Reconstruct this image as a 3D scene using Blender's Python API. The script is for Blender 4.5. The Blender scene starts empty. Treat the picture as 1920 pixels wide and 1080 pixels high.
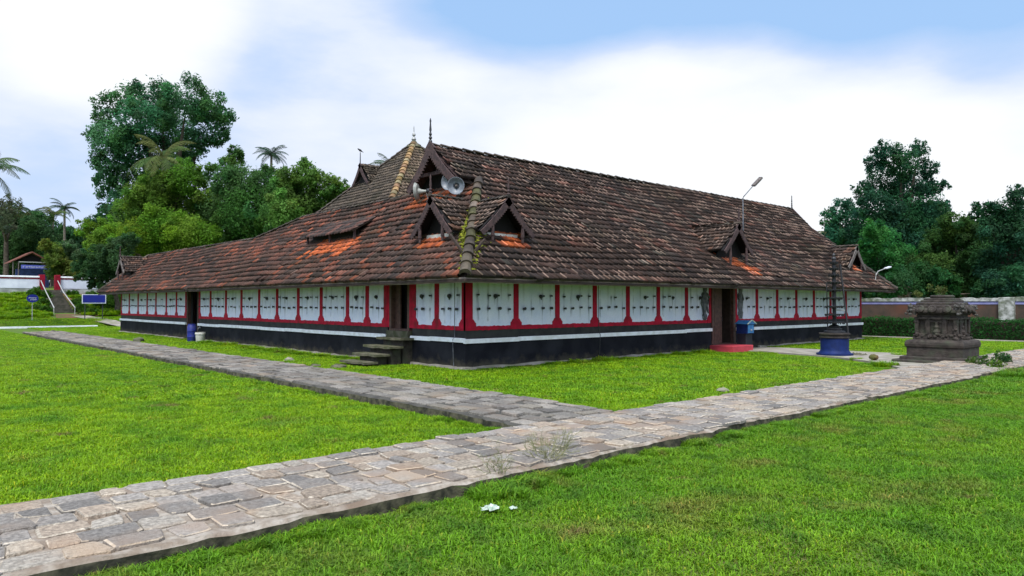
import bpy, math, random
import numpy as np
from mathutils import Vector, Matrix

# ------------------------------------------------------------------ camera, sky, sun, exposure
scene = bpy.context.scene
COL = scene.collection
FPX = 1355.0
A = math.radians(48.2)
FH = Vector((math.cos(A), math.sin(A), 0)); RT = Vector((math.sin(A), -math.cos(A), 0))
CAMLOC = Vector((-10.7035, -13.6366, 1.6))
PITCH = math.atan(29 / FPX)
FW = FH * math.cos(PITCH) + Vector((0, 0, math.sin(PITCH)))
UP = -FH * math.sin(PITCH) + Vector((0, 0, math.cos(PITCH)))
cam = bpy.data.cameras.new('camera'); cam.sensor_width = 36; cam.lens = 36 * FPX / 1920
cam.clip_end = 3000; cam.clip_start = 0.05
camo = bpy.data.objects.new('camera', cam); COL.objects.link(camo)
camo.location = CAMLOC; camo.rotation_euler = FW.to_track_quat('-Z', 'Y').to_euler()
scene.camera = camo

def direction(px, py):
    return (FW + RT * ((px - 960) / FPX) + UP * ((540 - py) / FPX)).normalized()

SUN_EL, SUN_AZ = 60, 215          # degrees; azimuth counter-clockwise from +X: behind the camera, to its left
world = bpy.data.worlds.new('World'); scene.world = world; world.use_nodes = True
nt = world.node_tree; nt.nodes.clear()
def N(t, **kw):
    n = nt.nodes.new(t)
    for k, v in kw.items(): setattr(n, k, v)
    return n
def build_sky():
    L = nt.links.new
    out = N('ShaderNodeOutputWorld'); bg = N('ShaderNodeBackground'); bg.inputs[1].default_value = 0.1
    sky = N('ShaderNodeTexSky', sky_type='NISHITA'); sky.sun_disc = False
    sky.sun_elevation = math.radians(SUN_EL); sky.sun_rotation = math.radians(90 - SUN_AZ)
    sky.air_density = 1.3; sky.dust_density = 1.0
    tc = N('ShaderNodeTexCoord')
    def math_(op, a, b=None, c=None):
        m = N('ShaderNodeMath', operation=op)
        for i, v in enumerate((a, b, c)):
            if v is None: continue
            if isinstance(v, (int, float)): m.inputs[i].default_value = v
            else: L(v, m.inputs[i])
        return m.outputs[0]
    # cloud direction field stretched flat, as cloud decks are
    mp = N('ShaderNodeMapping'); mp.inputs['Scale'].default_value = (1, 1, 2.6)
    L(tc.outputs['Generated'], mp.inputs[0])
    nz = N('ShaderNodeTexNoise'); nz.inputs['Scale'].default_value = 2.6; nz.inputs['Detail'].default_value = 8; nz.inputs['Roughness'].default_value = .52
    L(mp.outputs[0], nz.inputs['Vector'])
    nz2 = N('ShaderNodeTexNoise'); nz2.inputs['Scale'].default_value = 1.3; nz2.inputs['Detail'].default_value = 5
    L(mp.outputs[0], nz2.inputs['Vector'])
    def lobe(px, py, inner, outer):
        d = N('ShaderNodeVectorMath', operation='DOT_PRODUCT'); d.inputs[1].default_value = direction(px, py)
        L(tc.outputs['Generated'], d.inputs[0])
        mr = N('ShaderNodeMapRange', interpolation_type='SMOOTHSTEP')
        mr.inputs[1].default_value = math.cos(math.radians(outer)); mr.inputs[2].default_value = math.cos(math.radians(inner))
        L(d.outputs['Value'], mr.inputs[0]); return mr.outputs[0]
    w = math_('MULTIPLY_ADD', nz.outputs[0], .85, .03)
    mp3 = N('ShaderNodeMapping'); mp3.inputs['Scale'].default_value = (1, 1, 3.2); mp3.inputs['Rotation'].default_value = (.12, -.1, 0); L(tc.outputs['Generated'], mp3.inputs[0])
    nz3 = N('ShaderNodeTexNoise'); nz3.inputs['Scale'].default_value = 7.5; nz3.inputs['Detail'].default_value = 9; nz3.inputs['Roughness'].default_value = .6; L(mp3.outputs[0], nz3.inputs['Vector'])
    w = math_('MULTIPLY_ADD', nz3.outputs[0], .30, w)
    w = math_('ADD', w, -.05)
    for (px, py, i, o, wt) in ((1350, 340, 6, 20, .55), (190, -40, 2, 10.5, .55), (1900, 360, 4, 16, .35), (780, 330, 3, 14, .25),
                               (640, 150, 1, 9, -.05), (860, 10, 1, 9, .20), (1760, -80, 3, 11.5, -.50), (1480, -60, 3, 11, -.30), (1930, 40, 1, 7, -.12)):
        w = math_('MULTIPLY_ADD', lobe(px, py, i, o), wt, w)
    sx = N('ShaderNodeSeparateXYZ'); L(tc.outputs['Generated'], sx.inputs[0])
    rise = N('ShaderNodeMapRange', interpolation_type='SMOOTHSTEP'); rise.inputs[1].default_value = .29; rise.inputs[2].default_value = .385
    L(sx.outputs['Z'], rise.inputs[0])
    gap = math_('MULTIPLY', rise.outputs[0], lobe(1480, -120, 20, 33))
    w = math_('MULTIPLY_ADD', gap, -.95, w)
    mask = N('ShaderNodeMapRange', interpolation_type='SMOOTHSTEP'); mask.inputs[1].default_value = .36; mask.inputs[2].default_value = 1.0
    L(w, mask.inputs[0])
    tint = N('ShaderNodeMix', data_type='RGBA')
    tint.inputs['A'].default_value = (3.85, 4.55, 6.05, 1); tint.inputs['B'].default_value = (6.0, 6.15, 6.4, 1)
    L(mask.outputs[0], tint.inputs['Factor'])
    bl = N('ShaderNodeMix', data_type='RGBA'); bl.inputs['Factor'].default_value = .75
    bl.inputs['B'].default_value = (1.5, 3.3, 5.9, 1)
    L(sky.outputs[0], bl.inputs['A'])
    veil = N('ShaderNodeMapRange'); veil.inputs[1].default_value = .12; veil.inputs[2].default_value = .62; veil.inputs[3].default_value = .30; veil.inputs[4].default_value = 1.0
    L(w, veil.inputs[0])
    mx = N('ShaderNodeMix', data_type='RGBA')
    L(veil.outputs[0], mx.inputs['Factor']); L(bl.outputs['Result'], mx.inputs['A']); L(tint.outputs['Result'], mx.inputs['B'])
    # overcast brightened round the sun, unseen behind the standpoint, to add ambient light
    d = N('ShaderNodeVectorMath', operation='DOT_PRODUCT'); e_, a_ = math.radians(SUN_EL), math.radians(SUN_AZ)
    d.inputs[1].default_value = (math.cos(e_) * math.cos(a_), math.cos(e_) * math.sin(a_), math.sin(e_)); L(tc.outputs['Generated'], d.inputs[0])
    gl = N('ShaderNodeMapRange', interpolation_type='SMOOTHSTEP'); gl.inputs[1].default_value = .55; gl.inputs[2].default_value = 1.0; gl.inputs[3].default_value = 1.0; gl.inputs[4].default_value = 3.0
    L(d.outputs['Value'], gl.inputs[0])
    sc_ = N('ShaderNodeVectorMath', operation='SCALE'); L(mx.outputs['Result'], sc_.inputs[0]); L(gl.outputs[0], sc_.inputs['Scale'])
    L(sc_.outputs[0], bg.inputs[0]); L(bg.outputs[0], out.inputs[0])
build_sky()
sl = bpy.data.lights.new('sun', 'SUN'); sl.energy = 2.2; sl.angle = math.radians(16); sl.color = (1, .95, .86)
slo = bpy.data.objects.new('sun', sl); COL.objects.link(slo)
e, az = math.radians(SUN_EL), math.radians(SUN_AZ)
slo.rotation_euler = Vector((math.cos(e) * math.cos(az), math.cos(e) * math.sin(az), math.sin(e))).to_track_quat('Z', 'Y').to_euler()
slo.location = (-20, -20, 30)
scene.view_settings.view_transform = 'Standard'; scene.view_settings.look = 'None'
scene.view_settings.exposure = 0.75; scene.view_settings.gamma = 1
scene.cycles.max_bounces = 6; scene.cycles.transparent_max_bounces = 4

# ------------------------------------------------------------------ helpers
def at(px, py, d):                      # a point d metres in front of the standpoint
    return CAMLOC + FW * d + RT * (d * (px - 960) / FPX) + UP * (d * (540 - py) / FPX)

def mat(name, c1, c2=None, scale=4.0, rough=.85, bump=.0, bscale=30., attr=False, spec=.3, c3=None, s3=.7, trans=0., lo=.38, hi=.62):
    m = bpy.data.materials.new(name); m.use_nodes = True
    t = m.node_tree; b = t.nodes['Principled BSDF']; L = t.links.new
    b.inputs['Roughness'].default_value = rough
    b.inputs['Specular IOR Level'].default_value = spec
    geo = t.nodes.new('ShaderNodeNewGeometry')
    col = None
    if c2 is not None:
        nz = t.nodes.new('ShaderNodeTexNoise'); nz.inputs['Scale'].default_value = scale; nz.inputs['Detail'].default_value = 6
        L(geo.outputs['Position'], nz.inputs['Vector'])
        r = t.nodes.new('ShaderNodeMapRange'); r.inputs[1].default_value = lo; r.inputs[2].default_value = hi
        L(nz.outputs[0], r.inputs[0])
        mx = t.nodes.new('ShaderNodeMix'); mx.data_type = 'RGBA'
        mx.inputs['A'].default_value = (*c1, 1); mx.inputs['B'].default_value = (*c2, 1)
        L(r.outputs[0], mx.inputs['Factor']); col = mx.outputs['Result']
        if c3 is not None:
            n3 = t.nodes.new('ShaderNodeTexNoise'); n3.inputs['Scale'].default_value = s3; n3.inputs['Detail'].default_value = 5
            L(geo.outputs['Position'], n3.inputs['Vector'])
            r3 = t.nodes.new('ShaderNodeMapRange'); r3.inputs[1].default_value = .5; r3.inputs[2].default_value = .68
            L(n3.outputs[0], r3.inputs[0])
            m3 = t.nodes.new('ShaderNodeMix'); m3.data_type = 'RGBA'; m3.inputs['B'].default_value = (*c3, 1)
            L(r3.outputs[0], m3.inputs['Factor']); L(col, m3.inputs['A']); col = m3.outputs['Result']
    if attr:
        at_ = t.nodes.new('ShaderNodeAttribute'); at_.attribute_name = 'tint'
        if col is None: col = at_.outputs['Color']
        else:
            mm = t.nodes.new('ShaderNodeMix'); mm.data_type = 'RGBA'; mm.blend_type = 'MULTIPLY'; mm.inputs['Factor'].default_value = 1
            L(col, mm.inputs['A']); L(at_.outputs['Color'], mm.inputs['B']); col = mm.outputs['Result']
    if col is None: b.inputs['Base Color'].default_value = (*c1, 1)
    else: L(col, b.inputs['Base Color'])
    if bump:
        nb = t.nodes.new('ShaderNodeTexNoise'); nb.inputs['Scale'].default_value = bscale; nb.inputs['Detail'].default_value = 5
        L(geo.outputs['Position'], nb.inputs['Vector'])
        bp = t.nodes.new('ShaderNodeBump'); bp.inputs['Strength'].default_value = bump; bp.inputs['Distance'].default_value = .02
        L(nb.outputs[0], bp.inputs['Height']); L(bp.outputs[0], b.inputs['Normal'])
    if trans:
        tl = t.nodes.new('ShaderNodeBsdfTranslucent'); ad = t.nodes.new('ShaderNodeMixShader'); ad.inputs[0].default_value = trans
        if col is None: tl.inputs[0].default_value = (*c1, 1)
        else: L(col, tl.inputs[0])
        o = t.nodes['Material Output']; L(b.outputs[0], ad.inputs[1]); L(tl.outputs[0], ad.inputs[2]); L(ad.outputs[0], o.inputs[0])
    return m

def link_mesh(name, verts, faces, material, parent=None, tints=None, domain='FACE', smooth=False):
    """verts in world coordinates; a child's verts are taken relative to its thing's base"""
    off = Vector((0, 0, 0))
    p = parent
    while p is not None: off += p.location; p = p.parent
    verts = np.asarray(verts, dtype=np.float64).reshape(-1, 3) - np.array(off)
    me = bpy.data.meshes.new(name)
    if isinstance(faces, np.ndarray):
        n, k = faces.shape
        me.vertices.add(len(verts)); me.vertices.foreach_set('co', verts.ravel())
        me.loops.add(n * k); me.loops.foreach_set('vertex_index', faces.ravel().astype(np.int32))
        me.polygons.add(n); me.polygons.foreach_set('loop_start', np.arange(0, n * k, k, dtype=np.int32))
        me.update(calc_edges=True)
    else:
        me.from_pydata([tuple(v) for v in verts], [], faces); me.update()
    if tints is not None:
        a = me.attributes.new('tint', 'FLOAT_COLOR', domain)
        t = np.ones((len(tints), 4)); t[:, :3] = tints
        a.data.foreach_set('color', t.ravel())
    if smooth: me.polygons.foreach_set('use_smooth', np.ones(len(me.polygons), dtype=bool))
    me.materials.append(material)
    o = bpy.data.objects.new(name, me); COL.objects.link(o)
    if parent is not None: o.parent = parent
    return o

class MB:
    def __init__(s): s.v = []; s.f = []; s.t = []
    def add(s, vs, fs, tint=(1, 1, 1)):
        n = len(s.v); s.v += [tuple(v) for v in vs]
        for f in fs: s.f.append([i + n for i in f]); s.t.append(tint)
        return s
    def box(s, x0, x1, y0, y1, z0, z1, tint=(1, 1, 1)):
        return s.add([(x0, y0, z0), (x1, y0, z0), (x1, y1, z0), (x0, y1, z0), (x0, y0, z1), (x1, y0, z1), (x1, y1, z1), (x0, y1, z1)],
                     [(0, 3, 2, 1), (4, 5, 6, 7), (0, 1, 5, 4), (1, 2, 6, 5), (2, 3, 7, 6), (3, 0, 4, 7)], tint)
    def bevbox(s, x0, x1, y0, y1, z0, z1, b=.02, tint=(1, 1, 1)):
        prof = [(z0, 0), (z1 - b, 0), (z1 - b * .3, b * .3), (z1, b)]
        vs = []; fs = []
        for z, i in prof: vs += [(x0 + i, y0 + i, z), (x1 - i, y0 + i, z), (x1 - i, y1 - i, z), (x0 + i, y1 - i, z)]
        for k in range(len(prof) - 1):
            for j in range(4): fs.append((k * 4 + j, k * 4 + (j + 1) % 4, k * 4 + 4 + (j + 1) % 4, k * 4 + 4 + j))
        e_ = (len(prof) - 1) * 4; fs += [(0, 3, 2, 1), (e_, e_ + 1, e_ + 2, e_ + 3)]
        return s.add(vs, fs, tint)
    def beam(s, p0, p1, w, h, up=(0, 0, 1), tint=(1, 1, 1)):
        p0, p1 = Vector(p0), Vector(p1); d = (p1 - p0).normalized(); sd = d.cross(Vector(up)).normalized(); u = sd.cross(d)
        vs = [p + sd * (a * w / 2) + u * (b * h / 2) for p in (p0, p1) for a, b in ((-1, -1), (1, -1), (1, 1), (-1, 1))]
        return s.add(vs, [(0, 3, 2, 1), (4, 5, 6, 7), (0, 1, 5, 4), (1, 2, 6, 5), (2, 3, 7, 6), (3, 0, 4, 7)], tint)
    def tube(s, pts, r, seg=8, tint=(1, 1, 1)):
        pts = [Vector(p) for p in pts]; n = len(pts); rs = r if isinstance(r, (list, tuple)) else [r] * n
        vs = []; fs = []
        for i, p in enumerate(pts):
            d = (pts[min(i + 1, n - 1)] - pts[max(i - 1, 0)]).normalized()
            a = d.cross(Vector((0, 0, 1)) if abs(d.z) < .95 else Vector((1, 0, 0))).normalized(); b = d.cross(a)
            for k in range(seg):
                an = 2 * math.pi * k / seg; vs.append(p + (a * math.cos(an) + b * math.sin(an)) * rs[i])
        for i in range(n - 1):
            for k in range(seg):
                k2 = (k + 1) % seg; fs.append((i * seg + k, i * seg + k2, i * seg + seg + k2, i * seg + seg + k))
        fs += [tuple(range(seg))[::-1], tuple(range((n - 1) * seg, n * seg))]
        return s.add(vs, fs, tint)
    def lathe(s, c, prof, seg=20, axis=(0, 0, 1), tint=(1, 1, 1)):
        ax = Vector(axis).normalized(); a = ax.cross(Vector((0, 0, 1)) if abs(ax.z) < .9 else Vector((1, 0, 0))).normalized(); b = ax.cross(a); c = Vector(c)
        vs = [c + ax * z + (a * math.cos(2 * math.pi * k / seg) + b * math.sin(2 * math.pi * k / seg)) * r for r, z in prof for k in range(seg)]
        fs = [(i * seg + k, i * seg + (k + 1) % seg, i * seg + seg + (k + 1) % seg, i * seg + seg + k) for i in range(len(prof) - 1) for k in range(seg)]
        fs += [tuple(range(seg))[::-1], tuple(range((len(prof) - 1) * seg, len(prof) * seg))]
        return s.add(vs, fs, tint)
    def prism(s, poly, ext, tint=(1, 1, 1)):
        poly = [Vector(p) for p in poly]; ext = Vector(ext); n = len(poly)
        return s.add(poly + [p + ext for p in poly], [tuple(range(n))[::-1], tuple(range(n, 2 * n))] + [(i, (i + 1) % n, n + (i + 1) % n, n + i) for i in range(n)], tint)
    def strip(s, top, bot, ext, tint=(1, 1, 1)):       # two matching polylines, thickened by ext
        n = len(top); ext = Vector(ext)
        vs = [Vector(p) for p in top] + [Vector(p) for p in bot]; vs += [p + ext for p in vs]
        fs = []
        for i in range(n - 1):
            fs += [(i, i + 1, n + i + 1, n + i), (2 * n + i, 3 * n + i, 3 * n + i + 1, 2 * n + i + 1),
                   (i, 2 * n + i, 2 * n + i + 1, i + 1), (n + i, n + i + 1, 3 * n + i + 1, 3 * n + i)]
        fs += [(0, n, 3 * n, 2 * n), (n - 1, 3 * n - 1, 4 * n - 1, 2 * n - 1)]
        fs[-1] = (n - 1, 2 * n + n - 1, 3 * n + n - 1, 2 * n - 1)
        return s.add(vs, fs, tint)
    def build(s, name, m, parent=None, smooth=False, tint=False):
        o = link_mesh(name, s.v, s.f, m, parent, s.t if tint else None)
        if smooth:
            o.data.polygons.foreach_set('use_smooth', np.ones(len(o.data.polygons), dtype=bool))
            try: o.data.set_sharp_from_angle(angle=math.radians(40))
            except Exception: pass
        return o

def tag(o, label=None, cat=None, group=None, kind=None):
    for k, v in (('label', label), ('category', cat), ('group', group), ('kind', kind)):
        if v: o[k] = v
    return o
def thing(name, loc, label, cat, group=None):
    o = bpy.data.objects.new(name, None); COL.objects.link(o); o.location = loc; o.empty_display_size = .3
    return tag(o, label, cat, group)
def copy_thing(o, loc, label, rz=0, scale=1):
    def rec(src, par):
        c = src.copy(); COL.objects.link(c)
        if par is not None: c.parent = par
        for ch in [q for q in src.children]: rec(ch, c)
        return c
    r = rec(o, None); r.location = loc; r.rotation_euler = (0, 0, rz); r.scale = (scale,) * 3; r['label'] = label
    return r
rng = np.random.default_rng(7); random.seed(7)

# ------------------------------------------------------------------ materials
M = {}
M['tile'] = mat('roof_tile', (1.1, 1.06, 1.02), (.58, .55, .52), 5, .66, .35, 60, attr=True, spec=.25, c3=(.52, .54, .42), s3=.9)
M['soffit'] = mat('soffit_wood', (.045, .03, .022), (.03, .02, .015), 8, .8)
M['beam'] = mat('eave_wood', (.27, .215, .185), (.17, .135, .115), 6, .8, .3)
M['wood'] = mat('carved_wood', (.075, .045, .042), (.04, .026, .026), 12, .75, .5, 40)
M['grey_wood'] = mat('weathered_wood', (.16, .14, .125), (.08, .065, .06), 12, .8, .4, 40)
M['door'] = mat('door_wood', (.12, .064, .050), (.075, .042, .034), 9, .6, .3, 25)
M['dark'] = mat('dark_interior', (.008, .007, .007))  # near-black put in for the shade inside openings
M['white'] = mat('limewash', (.83, .85, 1.0), (.74, .78, .97), 2.5, .9, .15, 25, attr=True)
M['ledge'] = mat('white_ledge', (.88, .89, .93), (.74, .74, .74), 5, .85, .25, 30)
M['red'] = mat('red_paint', (.50, .006, .036), (.36, .006, .028), 5, .7, .2, 25, spec=.2, c3=(.22, .012, .022), s3=4)
M['red_dark'] = mat('faded_red', (.27, .010, .028), (.17, .010, .02), 4, .85, spec=.1)
M['black'] = mat('black_paint', (.0095, .0105, .018), (.017, .018, .026), 2.2, .55, .2, 14, c3=(.028, .029, .034), s3=1.1)
def plinth_mat():
    m = mat('plinth_paint', (.008, .0085, .013), (.014, .0145, .019), 2.2, .8, .2, 14, spec=.12, c3=(.020, .021, .027), s3=1.1)
    t = m.node_tree; L = t.links.new; b = t.nodes['Principled BSDF']; src = b.inputs['Base Color'].links[0].from_socket
    geo = t.nodes.new('ShaderNodeNewGeometry'); sp = t.nodes.new('ShaderNodeSeparateXYZ'); L(geo.outputs['Position'], sp.inputs[0])
    nz = t.nodes.new('ShaderNodeTexNoise'); nz.inputs['Scale'].default_value = 3.5; nz.inputs['Detail'].default_value = 8; nz.inputs['Roughness'].default_value = .65; L(geo.outputs['Position'], nz.inputs['Vector'])
    ma = t.nodes.new('ShaderNodeMath'); ma.operation = 'MULTIPLY_ADD'; ma.inputs[1].default_value = -.75; L(nz.outputs[0], ma.inputs[0]); L(sp.outputs['Z'], ma.inputs[2])
    r = t.nodes.new('ShaderNodeMapRange'); r.inputs[1].default_value = -.12; r.inputs[2].default_value = -.34; r.inputs[4].default_value = .7; L(ma.outputs[0], r.inputs[0])
    mx = t.nodes.new('ShaderNodeMix'); mx.data_type = 'RGBA'; mx.inputs['B'].default_value = (.075, .066, .045, 1); L(r.outputs[0], mx.inputs['Factor']); L(src, mx.inputs['A']); L(mx.outputs['Result'], b.inputs['Base Color'])
    return m
M['plinth'] = plinth_mat()
M['blackband'] = mat('black_band', (.016, .016, .018), (.035, .034, .033), 3, .7, .2, 14)
M['iron'] = mat('black_iron', (.012, .013, .016), (.025, .025, .028), 12, .55, .3, 40, spec=.5)
M['blue'] = mat('blue_paint', (.009, .022, .105), (.006, .015, .07), 5, .6, .15, 20, spec=.15)
M['stone_black'] = mat('dark_granite', (.028, .022, .018), (.058, .046, .038), 7, .8, .8, 28, c3=(.05, .055, .035), s3=3)
M['lichen_stone'] = mat('lichen_granite', (.10, .095, .085), (.04, .036, .03), 14, .9, .8, 28)
M['mossy'] = mat('mossy_stone', (.12, .11, .075), (.06, .065, .03), 5, .9, .7, 25)
M['path'] = mat('path_stone', (1.26, 1.19, 1.09), (.72, .675, .615), 30, .85, .8, 70, attr=True, c3=(1.06, .86, .69), s3=1.5)
M['mortar'] = mat('path_mortar', (.33, .29, .24), (.20, .16, .12), 9, .95, .8, 30, c3=(.165, .12, .085), s3=2.2)
M['darkmortar'] = mat('path_joint', (.045, .042, .036), (.07, .066, .055), 6, .95, .6, 30)
M['kerbside'] = mat('kerb_side', (.085, .078, .048), (.022, .022, .014), 9, .95, .8, 18)
M['concrete'] = mat('concrete', (.31, .28, .235), (.20, .18, .15), 2.2, .9, .5, 25, c3=(.20, .20, .12), s3=1.1)
M['soil'] = mat('ground_turf', (.055, .11, .008), (.08, .14, .010), 1.2, .95, .6, 40, c3=(.08, .09, .018), s3=.5)
M['grey_paint'] = mat('grey_relief', (.17, .18, .20), (.075, .08, .092), 9, .7, .4, 30)
M['horn'] = mat('horn_metal', (.20, .22, .25), (.13, .145, .165), 10, .45, .1, 20, spec=.5)
M['hornpale'] = mat('horn_pale', (.34, .35, .32), (.24, .25, .22), 8, .5)
M['galv'] = mat('galvanised', (.42, .42, .40), (.26, .26, .25), 10, .5, spec=.5)
M['trunk'] = mat('bark', (.10, .08, .06), (.05, .04, .03), 6, .95, .7, 18)
M['palmtrunk'] = mat('palm_bark', (.22, .19, .15), (.13, .11, .09), 6, .95, .5, 18)
M['leaf'] = mat('leaf', (1, 1, 1), attr=True, rough=.65, spec=.15, trans=.55)
M['lichen_wall'] = mat('lichen_plaster', (.46, .46, .43), (.16, .17, .14), 5, .95, .6, 15, c3=(.10, .12, .07), s3=2)
M['lav'] = mat('lavender_paint', (.34, .33, .58), (.26, .25, .48), 3, .85)
M['brown_wall'] = mat('brown_plaster', (.085, .055, .04), (.05, .04, .03), 2, .9, .4, 12, c3=(.13, .05, .03), s3=.6)
M['whitewall'] = mat('whitewash', (.70, .72, .80), (.55, .57, .66), 1.2, .9, .2, 10)
M['oldwall'] = mat('stained_wall', (.42, .43, .42), (.22, .23, .21), 1.6, .95, .4, 8)
M['sign_blue'] = mat('sign_blue', (.010, .018, .22), (.008, .015, .17), 3, .5)
M['sign_white'] = mat('sign_white', (.72, .74, .78), (.62, .64, .68), 6, .6)
M['earth'] = mat('red_earth', (.15, .075, .04), (.07, .075, .02), 1.8, .95, .6, 10)
M['step'] = mat('old_steps', (.10, .09, .07), (.05, .05, .035), 3, .95, .5, 10)
M['plastic_blue'] = mat('blue_plastic', (.012, .02, .20), (.03, .04, .15), 9, .5, spec=.3)
M['plastic_white'] = mat('white_plastic', (.62, .61, .56), (.48, .46, .41), 8, .45)
M['box_blue'] = mat('box_blue', (.05, .20, .42), (.03, .13, .30), 8, .5)
M['redstep'] = mat('red_oxide', (.50, .055, .075), (.38, .04, .055), 4, .7, .2, 20)
M['moss'] = mat('moss', (.20, .21, .012), (.085, .10, .012), 14, .95, .6, 30)
M['paper'] = mat('crumpled_plastic', (.50, .56, .50), (.26, .34, .25), 20, .4)
M['bird'] = mat('crow_feathers', (.012, .012, .015))
M['dry'] = mat('dry_stem', (.25, .235, .13), (.15, .16, .07), 20, .9)

# ------------------------------------------------------------------ ground
def bank_h(x, y):
    if x > 11 or y < 42.3: return 0.0
    h = np.interp(y, [42.3, 44, 46, 48, 52, 55, 70], [0, .45, .72, 1.05, 2.15, 2.75, 3.3])
    return float(h * np.clip((11 - x) / 6, 0, 1))
def ground():
    m = MB()
    xs = [-600, -200, -60] + list(np.arange(-30, 31, 1.5)) + [60, 200, 600]
    ys = [-600, -200, -60] + list(np.arange(-30, 42, 3)) + [42.3, 43, 44, 45, 46, 47, 48, 49, 50, 51, 52, 53, 54, 55, 60, 70, 120, 300, 900]
    vs = [(x, y, bank_h(x, y)) for y in ys for x in xs]; nx = len(xs)
    fs = [(j * nx + i, j * nx + i + 1, j * nx + nx + i + 1, j * nx + nx + i) for j in range(len(ys) - 1) for i in range(nx - 1)]
    m.add(vs, fs); tag(m.build('ground', M['soil'], smooth=True), kind='structure')
ground()

def stone_path(name, along, a0, a1, b0, b1, z, nb, la, cols, mortar, gap, jit, zj, seed, ramp=0):
    """A bed of mortar with separately set stones; along = 'x' or 'y'. a runs along, b across."""
    r = np.random.default_rng(seed)
    m = MB(); n = int((a1 - a0) / .13)
    aa = np.linspace(a0, a1, n)
    def wob(sd): 
        q = r.normal(0, sd, n); k = np.array([.25, .5, .25]); big = np.interp(np.arange(n), np.arange(0, n + 8, 8), r.normal(0, sd * 1.6, len(np.arange(0, n + 8, 8))))
        return np.convolve(q, k, 'same') + big
    e0 = b0 - .03 + wob(.014); e1 = b1 + .03 + wob(.012)
    P3 = (lambda a, b, zz: (a, b, zz)) if along == 'x' else (lambda a, b, zz: (b, a, zz))
    vs = []; fs = []
    for i in range(n):
        zz = z - .018 + r.normal(0, .003) - ramp * max(0, 1 - (aa[i] - a0) / 1.3)
        vs += [P3(aa[i], e0[i] - .02, -.05), P3(aa[i], e0[i] + r.normal(0, .012), zz - .02), P3(aa[i], e0[i] + .03, zz), P3(aa[i], e1[i] - .03, zz), P3(aa[i], e1[i], zz - .02), P3(aa[i], e1[i] + .02, -.05)]
    ft = []
    for i in range(n - 1):
        for k in range(5):
            q = (i * 6 + k, i * 6 + k + 1, i * 6 + 7 + k, i * 6 + 6 + k); fs.append(q if along == 'y' else q[::-1]); ft.append(k in (0, 4))
    bed = link_mesh(name, vs, fs, mortar); bed.data.materials.append(M['kerbside'])
    for p, side in zip(bed.data.polygons, ft):
        if side: p.material_index = 1
    tag(bed, kind='structure')
    # stones
    sv = []; sf = []; st = []
    rows = np.linspace(b0, b1, nb + 1)
    for j in range(nb):
        a = a0
        while a < a1:
            l = la * r.uniform(.6, 1.5)
            bb0 = rows[j] + (r.normal(0, jit) if j else r.normal(0, .015)); bb1 = rows[j + 1] + (r.normal(0, jit) if j < nb - 1 else r.normal(0, .015))
            c0, c1 = a + gap / 2, a + l - gap / 2
            poly = []
            cr = .10
            for (ca, cb, sa, sb) in ((c0, bb0 + gap / 2, 1, 1), (c1, bb0 + gap / 2, -1, 1), (c1, bb1 - gap / 2, -1, -1), (c0, bb1 - gap / 2, 1, -1)):
                ja, jb = r.normal(0, jit), r.normal(0, jit * .7)
                k = l * cr * r.uniform(.5, 1.4); k2 = (bb1 - bb0) * cr * r.uniform(.5, 1.4)
                p1 = (ca + ja + sa * k, cb + jb); p2 = (ca + ja, cb + jb + sb * k2)
                poly += [p2, p1] if (sa, sb) in ((1, 1), (-1, -1)) else [p1, p2]
            poly = [(max(a0 + .004, pa), float(np.clip(pb, b0 - .03, b1 + .03))) for pa, pb in poly]
            ctr = np.mean(poly, axis=0); zt = z + r.normal(0, zj) - ramp * max(0, 1 - (ctr[0] - a0) / 1.3)
            n0 = len(sv); ins = [(ctr + (np.array(p) - ctr) * r.uniform(.84, .95)) for p in poly]
            for p in poly: sv.append(P3(p[0], p[1], zt - .035))
            for p in poly: sv.append(P3(ctr[0] + (p[0] - ctr[0]) * .975, ctr[1] + (p[1] - ctr[1]) * .975, zt - .006))
            for p in ins: sv.append(P3(p[0], p[1], zt + r.normal(0, .002)))
            tint = np.array(cols[r.choice(len(cols), p=None)]) * r.uniform(.78, 1.22)
            for lv in (0, 8):
                for k in range(8):
                    q = (n0 + lv + k, n0 + lv + (k + 1) % 8, n0 + lv + 8 + (k + 1) % 8, n0 + lv + 8 + k); sf.append(q if along == 'x' else q[::-1]); st.append(tint if (lv == 0 or along == 'y' or r.random() < .35) else np.array((.42, .385, .33)) * r.uniform(.6, 1.1))
            q = tuple(n0 + 16 + k for k in range(8)); sf.append(q if along == 'x' else q[::-1]); st.append(tint)
            a += l
    s = link_mesh('paving_stone_surface', sv, sf, M['path'], bed, st)
    return bed
grey, grey2, pale, pink, beige = (.225, .215, .205), (.165, .16, .155), (.275, .26, .235), (.265, .225, .185), (.28, .25, .21)
stone_path('path', 'x', -17, 24, -8.80, -7.16, .13, 6, .25, [grey, grey, grey, grey, pale, grey2, pink, beige], M['mortar'], .024, .018, .006, 3)
dk = [(.155, .15, .14), (.18, .175, .165), (.215, .205, .19), (.125, .12, .115), (.17, .16, .14)]
stone_path('path', 'y', -7.155, 30.5, -4.70, -3.0, .155, 6, .36, dk, M['darkmortar'], .022, .03, .006, 5, ramp=.028)
PAVE = [(11.0, -.3), (11.2, -1.3), (10.9, -2.6), (10.4, -4.2), (9.3, -5.8), (7.9, -6.9), (7.3, -7.12), (13.6, -7.12), (13.4, -4), (13.5, -1.3), (13.3, -.3)]
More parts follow.
